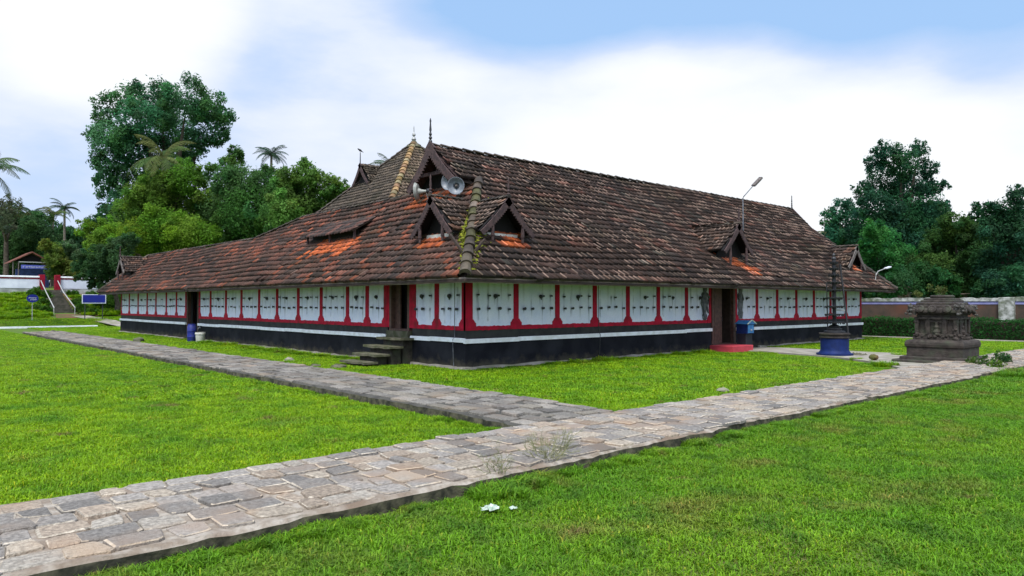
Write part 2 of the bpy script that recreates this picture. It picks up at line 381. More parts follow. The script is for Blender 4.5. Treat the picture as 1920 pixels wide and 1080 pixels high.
def paving():
    poly = PAVE
    m = MB(); m.prism([(x, y, -.03) for x, y in poly], (0, 0, .075)); tag(m.build('pavement', M['concrete']), kind='structure')
    m = MB(); m.prism([(24.4, -30, -.03), (25.0, -30, -.03), (25.0, 12, -.03), (24.4, 12, -.03)], (0, 0, .09)); tag(m.build('kerb_strip', M['concrete']), kind='structure')
    m = MB(); m.prism([(-26, 42.0, -.03), (1.1, 41.9, -.03), (1.1, 42.35, -.03), (-26, 42.45, -.03)], (0, 0, .14)); tag(m.build('kerb_strip', M['ledge']), kind='structure')
    pts = [(.2, 45.6), (1.3, 45.6), (2.6, 43.6), (3.2, 41.5), (3.4, 36), (2.0, 36), (2.1, 41), (1.5, 43.2)]
    vs = [(x, y, bank_h(x, y) + .06) for x, y in pts]
    m = MB(); m.add(vs, [(0, 7, 2, 1), (7, 6, 3, 2), (6, 5, 4, 3)]); tag(m.build('footpath', M['concrete']), kind='structure')
paving()

# ------------------------------------------------------------------ grass (one stuff object, instanced patches)
def grass():
    src = bpy.data.collections.new('grass_patches')
    gm = bpy.data.materials.new('grass_blade'); gm.use_nodes = True
    t = gm.node_tree; b = t.nodes['Principled BSDF']; L = t.links.new
    b.inputs['Roughness'].default_value = .55; b.inputs['Specular IOR Level'].default_value = .25
    geo = t.nodes.new('ShaderNodeNewGeometry'); a_ = t.nodes.new('ShaderNodeAttribute'); a_.attribute_name = 'tint'
    def nz(s, lo, hi):
        n = t.nodes.new('ShaderNodeTexNoise'); n.inputs['Scale'].default_value = s; n.inputs['Detail'].default_value = 4
        L(geo.outputs['Position'], n.inputs['Vector'])
        r = t.nodes.new('ShaderNodeMapRange'); r.inputs[1].default_value = lo; r.inputs[2].default_value = hi; L(n.outputs[0], r.inputs[0]); return r.outputs[0]
    def mix(f, A_, B_, bt='MIX'):
        m = t.nodes.new('ShaderNodeMix'); m.data_type = 'RGBA'; m.blend_type = bt
        for s, v in (('Factor', f), ('A', A_), ('B', B_)):
            if hasattr(v, 'node'): L(v, m.inputs[s])
            elif isinstance(v, tuple): m.inputs[s].default_value = (*v, 1)
            else: m.inputs[s].default_value = v
        return m.outputs['Result']
    c = mix(nz(.35, .35, .65), (.205, .37, .005), (.26, .415, .005))
    c = mix(nz(1.3, .45, .7), c, (.105, .26, .008))
    c = mix(nz(.8, .60, .74), c, (.22, .27, .03)); c = mix(nz(2.2, .52, .7), c, (.12, .255, .006)); c = mix(nz(1.6, .64, .74), c, (.20, .15, .05)); c = mix(nz(.16, .40, .62), c, mix(1.0, c, (.80, .88, .9), 'MULTIPLY'))
    # turf south of the paved walk: darker, cooler tint, vignette painted into its colour
    sp = t.nodes.new('ShaderNodeSeparateXYZ'); L(geo.outputs['Position'], sp.inputs[0])
    rr = t.nodes.new('ShaderNodeMapRange'); rr.inputs[1].default_value = -8.2; rr.inputs[2].default_value = -8.6; L(sp.outputs['Y'], rr.inputs[0])
    c2 = mix(nz(.5, .38, .62), (.105, .262, .008), (.158, .305, .009))
    c2 = mix(nz(1.1, .52, .7), c2, (.19, .22, .03)); c2 = mix(nz(2.6, .50, .68), c2, (.075, .185, .010)); c2 = mix(nz(1.9, .64, .74), c2, (.20, .155, .05))
    c = mix(rr.outputs[0], c, c2)
    c = mix(1.0, c, a_.outputs['Color'], 'MULTIPLY')
    L(c, b.inputs['Base Color'])
    tl = t.nodes.new('ShaderNodeBsdfTranslucent'); ms = t.nodes.new('ShaderNodeMixShader'); ms.inputs[0].default_value = .35
    L(c, tl.inputs[0]); L(b.outputs[0], ms.inputs[1]); L(tl.outputs[0], ms.inputs[2]); L(ms.outputs[0], t.nodes['Material Output'].inputs[0])
    # kinds: 0-2 fine, 3-4 medium, 5 coarse
    for k, (n, w, h0, h1) in enumerate([(5600, .006, .018, .052), (5600, .007, .015, .045), (5600, .006, .016, .058), (2300, .011, .03, .07), (2300, .012, .025, .06), (1100, .022, .03, .07), (1300, .02, .08, .3)]):
        r = np.random.default_rng(100 + k)
        x = r.uniform(-.5, .5, n); y = r.uniform(-.5, .5, n)
        clump = r.uniform(-.5, .5, (40, 2)); d = np.min(np.hypot(x[:, None] - clump[None, :, 0], y[:, None] - clump[None, :, 1]), axis=1)
        h = r.uniform(h0, h1, n) * (1.25 - np.clip(d * 3, 0, .6)); an = r.uniform(0, 2 * np.pi, n); lean = r.uniform(.3, 1.5, n)
        ww = w * r.uniform(.6, 1.4, n)
        broad = r.random(n) < .22; ww[broad] *= 2.1; h[broad] *= .6; lean[broad] *= 1.4
        dx, dy = np.cos(an), np.sin(an); sx, sy = -dy, dx
        V = np.zeros((n, 5, 3)); 
        V[:, 0] = np.stack([x - sx * ww / 2, y - sy * ww / 2, np.full(n, -.01)], 1); V[:, 1] = np.stack([x + sx * ww / 2, y + sy * ww / 2, np.full(n, -.01)], 1)
        mx_, my_ = x + dx * h * lean * .3, y + dy * h * lean * .3
        V[:, 2] = np.stack([mx_ + sx * ww / 2, my_ + sy * ww / 2, h * .62], 1); V[:, 3] = np.stack([mx_ - sx * ww / 2, my_ - sy * ww / 2, h * .62], 1)
        V[:, 4] = np.stack([x + dx * h * lean, y + dy * h * lean, h * r.uniform(.7, 1.0, n)], 1)
        base = np.arange(n)[:, None] * 5
        F = np.concatenate([base + np.array([[0, 1, 2, 3]]), base + np.array([[3, 2, 4, 4]])])
        me_faces = [tuple(q) for q in (base + np.array([[0, 1, 2, 3]])).tolist()] + [tuple(q) for q in (base + np.array([[3, 2, 4]])).tolist()]
        tv = r.uniform(.6, 1.35, n)[:, None] * np.where(r.random(n)[:, None] < .05, np.array([[1.9, 1.15, 2.0]]), np.array([[1, 1, 1]]))
        o = link_mesh('grass_patch', V.reshape(-1, 3), me_faces, gm, None, np.concatenate([tv, tv]))
        COL.objects.unlink(o); o.name = 'grass_patch_%d' % k; src.objects.link(o)
    pts = []; idx = []; rot = []; scl = []; tlt = []
    r = np.random.default_rng(9)
    def region(x0, x1, y0, y1, test=None, step=1.0, force=None):
        nx, ny = max(1, math.ceil((x1 - x0) / step - 1e-6)), max(1, math.ceil((y1 - y0) / step - 1e-6)); hx, hy = (x1 - x0) / nx, (y1 - y0) / ny
        for i in range(nx):
            for j in range(ny):
                x, y = x0 + hx * (i + .5), y0 + hy * (j + .5)
                z = bank_h(x, y)
                v = Vector((x, y, z)) - CAMLOC; d = v.dot(FH); l = v.dot(RT)
                if d < .2 or abs(l) > d * .95 + 5.5: continue
                if test:
                    ok = [test(x + a * hx * .5, y + b * hy * .5) for a in (-.9, 0, .9) for b in (-.9, 0, .9)]
                    if not all(ok):
                        if any(ok) and hx > .3: region(x - hx / 2, x + hx / 2, y - hy / 2, y + hy / 2, test, step / 2, 3 if hx > .6 else 0)
                        continue
                k = r.integers(0, 3) if d < 12 else (r.integers(3, 5) if d < 24 else 5)
                if force is not None: k = force
                pts.append((x, y, z)); idx.append(k); sl_ = math.atan(bank_h(x, y + .5) - bank_h(x, y - .5)); tlt.append(sl_); rot.append(r.integers(0, 4) * math.pi / 2 if abs(sl_) < .01 else 0); scl.append((hx, hy))
    def inside_poly(x, y, P):
        c = False
        for (x0, y0), (x1, y1) in zip(P, P[1:] + P[:1]):
            if (y0 > y) != (y1 > y) and x < (x1 - x0) * (y - y0) / (y1 - y0) + x0: c = not c
        return c
    free = lambda x, y: not (9.82 < x < 11.78 and -7.86 < y < -5.9) and not inside_poly(x, y, PAVE) and not (10.1 < x < 11.45 and y > -1.0)
    region(-30, -4.74, -7.1, 41.9)
    region(-2.96, 14, -7.1, -.12, free)
    region(13.6, 24.3, -7.1, -.12)
    region(-2.96, -.12, -.12, 33)
    region(22.6, 24.3, 0, 12)
    region(-2.96, 12, 33, 41.8)
    region(-16, 34, -21.9, -8.90)
    for k in range(60):                     # rough growth on the red earth right of the stairway
        x, y = r.uniform(1.3, 5.0), r.uniform(45.8, 52.5); pts.append((x, y, bank_h(x, y) + .04)); idx.append(6); rot.append(r.uniform(0, 6.28)); q = r.uniform(.5, 1.3); scl.append((q, q)); tlt.append(0)
    region(-22, 8, 42.4, 52, lambda x, y: not (-.8 < x < 1.0 and y > 44.8) and not (.85 < x < 4.6 and y > 45.6))
    for k in range(160):                    # rank grass on the bank
        x, y = r.uniform(-9, -1.1), r.uniform(45, 52.8); pts.append((x, y, bank_h(x, y))); idx.append(6); rot.append(r.uniform(0, 6.28)); q = r.uniform(.6, 1.2); scl.append((q, q)); tlt.append(0)
    for (x0, y0, x1, y1, cnt) in ((-6.9, -8.88, 8, -8.88, 130), (-11, -8.93, -6.9, -8.93, 25), (-11, -7.09, -4.7, -7.09, 40), (-2.9, -7.09, 7.4, -7.09, 70), (-4.77, -6.9, -4.77, 30, 130), (-2.93, -6.9, -2.93, 30, 130), (-.1, 4, -.1, 31, 60), (.2, -.12, 10, -.12, 40)):
        for k in range(cnt):                # ragged fringe along walks and plinth
            f_ = r.random(); x, y = x0 + (x1 - x0) * f_ + r.normal(0, .02), y0 + (y1 - y0) * f_ + r.normal(0, .02)
            pts.append((x, y, .0)); idx.append(6); rot.append(r.uniform(0, 6.28)); q = r.uniform(.10, .30); scl.append((q, q)); tlt.append(0)
    # taller tufts against the plinth, kerbs and walk edge
    for (x, y) in [(2.6 + i * .95, -.45) for i in range(8)] + [(-.5, 4.2 + i * 1.1) for i in range(12)] + [(-2.6, 3.4), (-2.2, 4.8), (7.9, -9.1), (9.0, -9.0), (8.6, -8.7), (-6.7, -8.95), (-6.2, -8.95), (13.2, -6.4), (12.8, -5.2), (8.6, -6.3), (10.0, -4.9)]:
        for q in range(1):
            pts.append((x + r.normal(0, .1), y + r.normal(0, .05), 0)); idx.append(6); rot.append(r.uniform(0, 6.28)); s = r.uniform(.3, .6); scl.append((s, s)); tlt.append(0)
    me = bpy.data.meshes.new('grass'); me.from_pydata(pts, [], [])
    ai = me.attributes.new('idx', 'INT', 'POINT'); ai.data.foreach_set('value', np.array(idx, dtype=np.int32))
    ar = me.attributes.new('rot', 'FLOAT', 'POINT'); ar.data.foreach_set('value', np.array(rot, dtype=np.float32))
    at2 = me.attributes.new('tlt', 'FLOAT', 'POINT'); at2.data.foreach_set('value', np.array(tlt, dtype=np.float32))
    as_ = me.attributes.new('scl', 'FLOAT', 'POINT'); as_.data.foreach_set('value', np.array([max(s) for s in scl], dtype=np.float32))
    o = bpy.data.objects.new('grass', me); COL.objects.link(o); tag(o, 'short bright green grass growing over the temple yard', 'grass', None, 'stuff')
    ng = bpy.data.node_groups.new('scatter', 'GeometryNodeTree')
    ng.interface.new_socket('Geometry', in_out='INPUT', socket_type='NodeSocketGeometry'); ng.interface.new_socket('Geometry', in_out='OUTPUT', socket_type='NodeSocketGeometry')
    gi = ng.nodes.new('NodeGroupInput'); go = ng.nodes.new('NodeGroupOutput')
    ci = ng.nodes.new('GeometryNodeCollectionInfo'); ci.inputs['Collection'].default_value = src; ci.inputs['Separate Children'].default_value = True; ci.inputs['Reset Children'].default_value = True
    ip = ng.nodes.new('GeometryNodeInstanceOnPoints'); ip.inputs['Pick Instance'].default_value = True
    def na(nm, ty):
        n = ng.nodes.new('GeometryNodeInputNamedAttribute'); n.data_type = ty; n.inputs['Name'].default_value = nm
        return n.outputs['Attribute']
    cx = ng.nodes.new('ShaderNodeCombineXYZ')
    K = ng.links.new
    K(gi.outputs[0], ip.inputs['Points']); K(ci.outputs[0], ip.inputs['Instance']); K(na('idx', 'INT'), ip.inputs['Instance Index'])
    K(na('rot', 'FLOAT'), cx.inputs['Z']); K(na('tlt', 'FLOAT'), cx.inputs['X']); K(cx.outputs[0], ip.inputs['Rotation'])
    K(na('scl', 'FLOAT'), ip.inputs['Scale']); K(ip.outputs[0], go.inputs[0])
    md = o.modifiers.new('scatter', 'NODES'); md.node_group = ng
grass()

# ------------------------------------------------------------------ the temple hall
XO, YO, Z0 = -1.0, -1.25, 2.2
ZT = 5.03; SF = (ZT - Z0) / (2.15 - YO); SL = (ZT - Z0) / (2.15 - XO)
YR = 3.55; ZR = Z0 + SF * (YR - YO)
hall = thing('temple_hall', (0, 0, 0), 'long low temple hall with white panelled walls, black plinth and brown tiled roof', 'temple hall')
frontz = lambda y: Z0 + SF * (y - YO)
leftz = lambda x: Z0 + SL * (x - XO)
def ridge_x(y): return float(np.interp(y, [0, 12.9, 15.8, 26, 33], [2.1, 2.08, 1.28, 1.36, 1.36]))

def tile_field(origin, udir, vdir, ulen, vlen, inside, colf, w=.205, e=.25, seed=1, sag=.028, rollup=.026, hl=.62):
    """arrays for a field of overlapping ribbed clay tiles; inside(p) and colf(p, r) work on world points"""
    r = np.random.default_rng(seed)
    o, u, v = Vector(origin), Vector(udir).normalized(), Vector(vdir).normalized(); n = u.cross(v)
    if n.z < 0: n = -n
    prof = [(0, .004), (.010, rollup), (.026, rollup), (.042, .006), (w * .98, .004)]
    V = []; T = []; nn = 0; F = []
    nu, nv = int(ulen / w) + 1, int(vlen / e) + 1
    ph = r.uniform(0, 6.28, 6)
    for j in range(nv):
        ou = r.uniform(0, w); last = None; run = r.random(int(ulen / .55) + 3)
        for i in range(nu):
            cu, cv = (i + .5) * w + ou, (j + .5) * e
            p = o + u * cu + v * cv
            if not inside(p): continue
            sg = sag * (math.sin(cu * .9 + ph[0]) + math.sin(cu * .37 + cv * .8 + ph[1]) + .7 * math.sin(cv * 1.9 + cu * .2 + ph[2]))
            du, dv, dz, tw = r.normal(0, .006), r.normal(0, .012), abs(r.normal(0, .006)), r.normal(0, .018); sg *= min(1, cv / .8)
            sk = r.normal(0, .012)
            c = np.array(colf(p, r))
            if c[0] < .19:
                if last is not None and r.random() < .6: c = last * .75 + c * .25
                last = c
            if r.random() < .012: dv -= .09; dz += .02; tw += r.normal(0, .12)
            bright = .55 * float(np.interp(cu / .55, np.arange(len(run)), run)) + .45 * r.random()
            lo, hi = (j * e - .035 + dv), ((j + 1) * e + .03 + dv)
            for a, h in prof:
                uu = i * w + ou + a + du
                V.append(o + u * uu + v * lo + n * (sg + .054 + dz + h + tw * a))
            for a, h in prof:
                uu = i * w + ou + a + du + sk
                V.append(o + u * uu + v * hi + n * (sg + .004 + h + tw * a))
            for a, h in prof:
                uu = i * w + ou + a + du
                V.append(o + u * uu + v * (lo + .004) + n * (sg - .01))
            for k in range(4):
                F.append((nn + k, nn + k + 1, nn + 6 + k, nn + 5 + k))
                if k in (0, 1): T.append(c * (1.4 if bright > .53 else .95) + (np.array([.25, .185, .15]) * r.uniform(.3, 1.3) * hl if bright > .53 else 0))  # sky glints, lichen and worn edges on the ribs, painted as paler crests
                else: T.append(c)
                F.append((nn + 10 + k, nn + 11 + k, nn + k + 1, nn + k)); T.append(c * .6)  # row shadow painted in: lower tile edge takes a darker tint
            nn += 15
    if u.cross(v).z < 0: F = [q[::-1] for q in F]
    return np.array(V), np.array(F), np.array(T)

def pick(r, opts):
    x = r.random(); s = 0
    for p, c in opts:
        s += p
        if x < s: break
    return np.array(c) * r.uniform(.75, 1.3)
ORANGE = [(.6, (.42, .095, .025)), (.4, (.30, .075, .03))]
def near(p, c, rx, r): return abs(p.x - c[0]) < rx[0] * r.uniform(.75, 1.15) and abs(p.y - c[1]) < rx[1] * r.uniform(.8, 1.15)
def col_front(p, r):
    for c, rx in (((1.35, .06), (.42, .36)), ((11.2, -.18), (.42, .30)), ((21.2, -.05), (.4, .25))):
        if near(p, c, rx, r): return pick(r, ORANGE)
    if near(p, (11.9, -.55), (.55, .3), r) and r.random() < .55: return pick(r, ORANGE)
    k = math.sin(p.x * .7 + 1) * math.sin(p.y * 1.3 + p.x * .2)
    return pick(r, [(.50, (.043, .0265, .0195)), (.26, (.060, .0345, .025)), (.11, (.029, .020, .016)), (.10 + .04 * k, (.105, .045, .031)), (.05, (.056, .050, .040))])
def col_left(p, r):
    if near(p, (.35, 1.45), (.42, .45), r): return pick(r, ORANGE)
    if near(p, (.38, 7.2), (.36, 1.5), r) : return pick(r, ORANGE)
    if p.x > 1.35 and 2.3 < p.y < 4.7: return pick(r, ORANGE if r.random() < .7 else [(1, (.10, .06, .04))])
    k = math.sin(p.y * .55 + 2) * math.sin(p.x * 1.5 + p.y * .3)
    return pick(r, [(.34, (.046, .028, .021)), (.28, (.080, .041, .029)), (.10, (.030, .021, .017)), (.20 + .06 * k, (.135, .052, .034)), (.045, (.22, .064, .032))])
def in_front(p):
    x, y = p.x, p.y
    if y > YR - .03: return False
    if y <= 2.25:
        if x < XO + (y - YO) / (2.15 - YO) * (2.15 - XO) + .02: return False
        return x < 22.95 - (y - YO) / (2.25 - YO) * .65
    return 1.52 < x < 22.3 + (y - 2.25) * .6
def in_left(p):
    x, y = p.x, p.y
    if y < YO + (x - XO) / (2.15 - XO) * (2.15 - YO) + .05: return False
    if y > 32.1 - (x - XO) * .75: return False
    return x < (ridge_x(y) if y > 4.9 else 2.25)

vF = Vector((0, 1, SF)).normalized(); vL = Vector((1, 0, SL)).normalized()
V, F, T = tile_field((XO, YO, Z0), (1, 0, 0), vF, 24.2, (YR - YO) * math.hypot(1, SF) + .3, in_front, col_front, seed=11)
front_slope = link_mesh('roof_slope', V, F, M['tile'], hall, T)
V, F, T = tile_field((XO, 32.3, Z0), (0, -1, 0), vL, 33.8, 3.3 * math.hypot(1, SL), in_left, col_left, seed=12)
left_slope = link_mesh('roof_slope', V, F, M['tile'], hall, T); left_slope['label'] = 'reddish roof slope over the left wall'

def slab(name, pts, th, m, parent=hall):
    b = MB(); b.prism([(x, y, z - th) for x, y, z in pts], (0, 0, th - .012)); return b.build(name, m, parent)
# boarding under the tiles and the unseen inner slopes
b = MB()
b.prism([(XO, YO, Z0 - .12), (22.95, YO, Z0 - .12), (22.3, 2.25, frontz(2.25) - .12), (22.9, YR, ZR - .12), (1.5, YR, ZR - .12), (1.6, 2.25, frontz(2.25) - .12), (2.15, 2.15, ZT - .12)], (0, 0, .035))
b.prism([(XO, YO, Z0 - .122), (2.12, 2.15, ZT - .122), (2.12, 12.9, leftz(2.1) - .122), (1.3, 15.8, leftz(1.3) - .122), (1.36, 31, leftz(1.36) - .122), (XO, 32.1, Z0 - .122)][::-1], (0, 0, .035))
b.build('roof_boarding', M['soffit'], hall)
b = MB()
b.prism([(1.5, YR + .02, ZR - .03), (22.9, YR + .02, ZR - .03), (22.3, 8.3, Z0), (4.2, 8.3, Z0), (4.2, 5.0, frontz(2.1)), (1.6, 5.0, frontz(2.1))], (0, 0, .05))
zr_, zl_ = leftz(2.08) - .06, leftz(1.30) - .06
b.prism([(2.12, 4.9, zr_), (4.6, 4.9, Z0 + .4), (4.6, 12.9, Z0 + .4), (2.10, 12.9, zr_)], (0, 0, .03))
b.prism([(2.10, 12.9, zr_), (4.6, 12.9, Z0 + .4), (1.32, 15.8, zl_)], (0, 0, .03)); b.prism([(1.32, 15.8, zl_), (4.6, 12.9, Z0 + .4), (4.6, 15.8, Z0 + .3)], (0, 0, .03))
b.prism([(1.32, 15.8, zl_), (4.6, 15.8, Z0 + .3), (4.6, 31, Z0 + .3), (1.38, 31, zl_)], (0, 0, .03))
b.prism([(22.96, YO + .02, Z0), (22.96, 8.3, Z0), (22.32, 5, ZT), (22.32, 2.25, ZT)], (.03, 0, .05))
b.prism([(XO + .02, 32.12, Z0), (1.36, 31.02, leftz(1.36) - .03), (4.6, 31.02, Z0 + .4), (4.6, 32.12, Z0)], (0, .03, .04))
b.build('inner_roof', M['soffit'], hall)

def cap_line(p0, p1, n, r0, lift, m, name, parent, cols, seed=1, tilt=True):
    """a line of overlapping half-round cap tiles"""
    r = np.random.default_rng(seed); p0, p1 = Vector(p0), Vector(p1); d = (p1 - p0) / n; dn = d.normalized()
    sd = dn.cross(Vector((0, 0, 1))).normalized(); up = sd.cross(dn)
    b = MB()
    for i in range(n):
        a = p0 + d * i - d * .08 + sd * r.normal(0, .010); e_ = p0 + d * (i + 1) + d * .05 + sd * r.normal(0, .010)
        vs = []
        for (q, rad, li) in ((a, r0 * 1.16, lift + .022), (e_, r0 * .9, lift)):
            for k in range(7):
                an = math.pi * k / 6; vs.append(q + sd * (math.cos(an) * rad) + up * (math.sin(an) * rad * .8 + li + r.normal(0, .003)))
        for k in range(7):
            an = math.pi * k / 6; vs.append(a + sd * (math.cos(an) * r0 * 1.0) + up * (math.sin(an) * r0 * .6 + lift - .03))
        c = tuple(np.array(cols[r.integers(len(cols))]) * r.uniform(.8, 1.25))
        b.add(vs, [(k, k + 1, 8 + k, 7 + k) for k in range(6)] + [(14 + k, 15 + k, k + 1, k) for k in range(6)], c)
    return b.build(name, m, parent, tint=True)
capc = [(.06, .046, .037), (.075, .06, .047), (.045, .038, .032), (.10, .085, .068)]
hipc = [(.075, .058, .042), (.12, .095, .075), (.05, .04, .03), (.06, .058, .022), (.085, .07, .05)]
cap_line((XO + .02, YO + .02, Z0 + .03), (2.12, 2.12, ZT + .04), 13, .12, .03, M['tile'], 'hip_cap', hall, hipc, 2)
cap_line((1.46, YR, ZR + .02), (23.05, YR, ZR + .02), 52, .062, .0, M['tile'], 'ridge_cap', hall, capc, 3)
cap_line((2.1, 5.0, leftz(2.1) + .02), (2.08, 12.9, leftz(2.08) + .02), 24, .065, .0, M['tile'], 'ridge_cap', hall, capc, 4)
cap_line((2.08, 12.9, leftz(2.08) + .02), (1.28, 15.8, leftz(1.28) + .02), 9, .065, .0, M['tile'], 'ridge_cap', hall, capc, 5)
cap_line((1.28, 15.8, leftz(1.28) + .02), (1.36, 31, leftz(1.36) + .02), 44, .065, .0, M['tile'], 'ridge_cap', hall, capc, 6)
cap_line((XO, 32.1, Z0 + .03), (1.36, 31.0, leftz(1.36) + .03), 10, .085, .02, M['tile'], 'hip_cap', hall, hipc, 7)
cap_line((22.95, YO, Z0 + .03), (22.32, 2.25, ZT + .03), 14, .085, .02, M['tile'], 'hip_cap', hall, capc, 8)
# moss cushions beside the near hip, in the valleys of the two gablets
def moss():
    r = np.random.default_rng(4); b = MB()
    for i in range(1250):
        t = r.beta(1.5, 1.5) * .62 + .02 if i < 480 else r.normal(.46, .10); side = r.choice([-1, 1])
        base = Vector((XO, YO, Z0)).lerp(Vector((2.12, 2.12, ZT)), t)
        off = abs(r.normal(.12, .09)) if i < 480 else abs(r.normal(.22, .16))
        p = base + (Vector((off, 0, 0)) if side > 0 else Vector((0, off, 0)))
        p.z = (frontz(p.y) if side > 0 else leftz(p.x)) + .035
        s = r.uniform(.015, .05)
        b.add([p + Vector((r.normal(0, s), r.normal(0, s), r.uniform(-.3, 1) * s)) for _ in range(4)] + [p + Vector((0, 0, s * 1.6))], [(0, 1, 4), (1, 2, 4), (2, 3, 4), (3, 0, 4)])
    b.build('moss', M['moss'], hall)['kind'] = 'stuff'
moss()

# walls ------------------------------------------------------------
b = MB()
b.box(.0, 10.42, -.03, .5, -.05, .66); b.box(11.93, 22.35, -.03, .5, -.05, .66); b.box(.5, 22.35, .5, 6.5, -.05, .66)
b.box(10.42, 11.93, -.03, .5, -.05, .165)
b.box(-.03, .5, .5, 18.58, -.05, .66); b.box(-.03, .5, 20.12, 31.27, -.05, .66); b.box(-.03, .5, 18.58, 20.12, -.05, .19); b.box(.5, 4.4, 6.5, 31.27, -.05, .655); b.box(-.03, .0, -.03, .5, -.05, .66)
b.build('plinth', M['plinth'], hall)
def footing():
    r = np.random.default_rng(6); b = MB()
    for (p, q, ax) in ((-.12, 10.0, 0), (13.4, 22.4, 0), (-.05, 18.4, 1), (20.3, 31.3, 1)):
        n = int((q - p) / .3); ss = np.linspace(p, q, n)
        mk = (lambda a, o, z: (a, -o, z)) if ax == 0 else (lambda a, o, z: (-o, a, z))
        b.strip([mk(a, .10 + r.normal(0, .012), .075 + r.normal(0, .012)) for a in ss], [mk(a, .14 + r.normal(0, .012), -.03) for a in ss], Vector(mk(0, -.09, 0)))
    b.build('footing', M['concrete'], hall)
footing()
b = MB()
FD0, FD1 = 10.44, 11.91                     # front door
LD = ((2.26, 3.46), (18.55, 20.15))         # two doors in the left wall
def spans(a, b_, holes):
    out = []; c = a
    for h0, h1 in holes: out.append((c, h0)); c = h1
    out.append((c, b_)); return out
bb = MB()
for x0, x1 in spans(0, 22.35, [(FD0, FD1)]): bb.box(x0, x1, 0.0, .1, .66, .955)
for y0, y1 in spans(.1, 31.27, LD): bb.box(0, .1, y0, y1, .66, .955)
bb.build('black_band', M['blackband'], hall)
r_ = np.random.default_rng(3)
for x0, x1 in spans(-.07, 22.40, [(FD0 - .02, FD1 + .02)]):
    l = MB(); xx = x0
    while xx < x1 - .01:
        xe = min(x1, xx + r_.uniform(1.6, 3.4)); dz = r_.normal(0, .005)
        l.bevbox(xx, xe - .006, -.075, 0.0, .655 + dz, .76 + dz, .012); xx = xe
    l.build('white_ledge', M['ledge'], hall)
for y0, y1 in spans(0.0, 31.32, LD):
    l = MB(); yy = y0
    while yy < y1 - .01:
        ye = min(y1, yy + r_.uniform(1.4, 3.0)); dz = r_.normal(0, .005)
        l.bevbox(-.075, 0, yy + .002, ye - .006, .655 + dz, .76 + dz, .012); yy = ye
    l.build('white_ledge', M['ledge'], hall)
# core wall behind the panels
b = MB()
for x0, x1 in spans(.06, 22.3, [(FD0, FD1)]): b.box(x0, x1, .06, .2, .96, 2.34)
for y0, y1 in spans(.2, 31.2, LD): b.box(.06, .2, y0, y1, .96, 2.34)
b.box(22.1, 22.3, .2, 6.5, .66, 2.34); b.box(.2, 4.3, 31.0, 31.2, .66, 2.34)
b.build('inner_wall', M['oldwall'], hall)

front_p = [1.62, 3.11, 4.61, 6.07, 7.54, 9.03, 13.40, 14.87, 16.36, 17.83, 19.31, 20.78]
left_p = [1.16, 4.54, 5.67, 7.34, 8.96, 10.61, 12.16, 13.82, 15.41, 17.13, 21.56, 23.07, 24.72, 26.22, 27.86, 29.57]
WTOP = 2.34
# local wall frames: s along the wall, z up, outward offset o
wf = lambda s, z, o: (s, -o, z)
wl = lambda s, z, o: (-o, s, z)
def foot(z, hw):                       # half-width of a pilaster with its stepped, flared foot
    if z > 1.215: return hw
    if z > 1.13: return hw + .022 + (1.215 - z) * .75
    return hw + .105
def pilaster(W, s, hw, left=True, right=True):
    zs = [.952, 1.055, 1.056, 1.10, 1.129, 1.131, 1.17, 1.2149, 1.2151, WTOP]
    b = MB(); L_ = []; R_ = []
    for z in zs:
        f = foot(z, hw)
        L_.append((s - (f if left else hw), z)); R_.append((s + (f if right else hw), z))
    n = len(zs); o0, o1 = .0, .022
    vs = [W(a, z, o1) for a, z in L_] + [W(a, z, o1) for a, z in R_] + [W(a, z, -.05) for a, z in L_] + [W(a, z, -.05) for a, z in R_]
    fs = []
    for i in range(n - 1): fs += [(i, n + i, n + i + 1, i + 1), (2 * n + i, i, i + 1, 2 * n + i + 1), (n + i, 3 * n + i, 3 * n + i + 1, n + i + 1)]
    fs.append((n - 1, 2 * n - 1, 4 * n - 1, 3 * n - 1)); b.add(vs, fs); return b.build('pilaster', M['red'], hall)
def red_band(W, s0, s1, seed):
    r = np.random.default_rng(seed); b = MB(); n = max(3, int((s1 - s0) / .06)); ss = np.linspace(s0, s1, n)
    top = [W(s, 1.05 + (r.random() < .25) * .012 + r.normal(0, .003), .016) for s in ss]; bot = [W(s, .95 + r.normal(0, .003), .016) for s in ss]
    ext = Vector(W(0, 0, -.06)) ; b.strip(top, bot, ext); return b.build('red_band', M['red'], hall)
pegs_left = []
def peg_mb(W, s, z, size):
    b = MB(); o = Vector(W(0, 0, 1)); c = Vector(W(s, z, .0)) - 0 * o
    if size > .06:
        b.lathe(c, [(size * .36, .0), (size * .46, .02), (size * .40, .06), (size * .15, .085)], 9, o)
        q = np.random.default_rng(int(abs(s) * 997 + z * 31))
        for sg in (-1, 1):
            if q.random() < .7:
                a, b2 = Vector(W(s, z + q.uniform(-.02, .03), .03)), Vector(W(s + sg * q.uniform(.04, .085), z + q.uniform(-.01, .04), .04)); b.tube([a, a.lerp(b2, .6), b2], [size * .26, size * .2, size * .06], 6)
        b.tube([Vector(W(s, z, .03)), Vector(W(s + q.normal(0, .02), z - size * q.uniform(.5, .9), .02))], [size * .3, size * .08], 6)
    else:
        b.lathe(c, [(size * .5, 0), (size * .45, .05), (size * .75, .055), (size * .7, .075)], 7, o)
    return b
N_PEG = [0]; REST = MB()
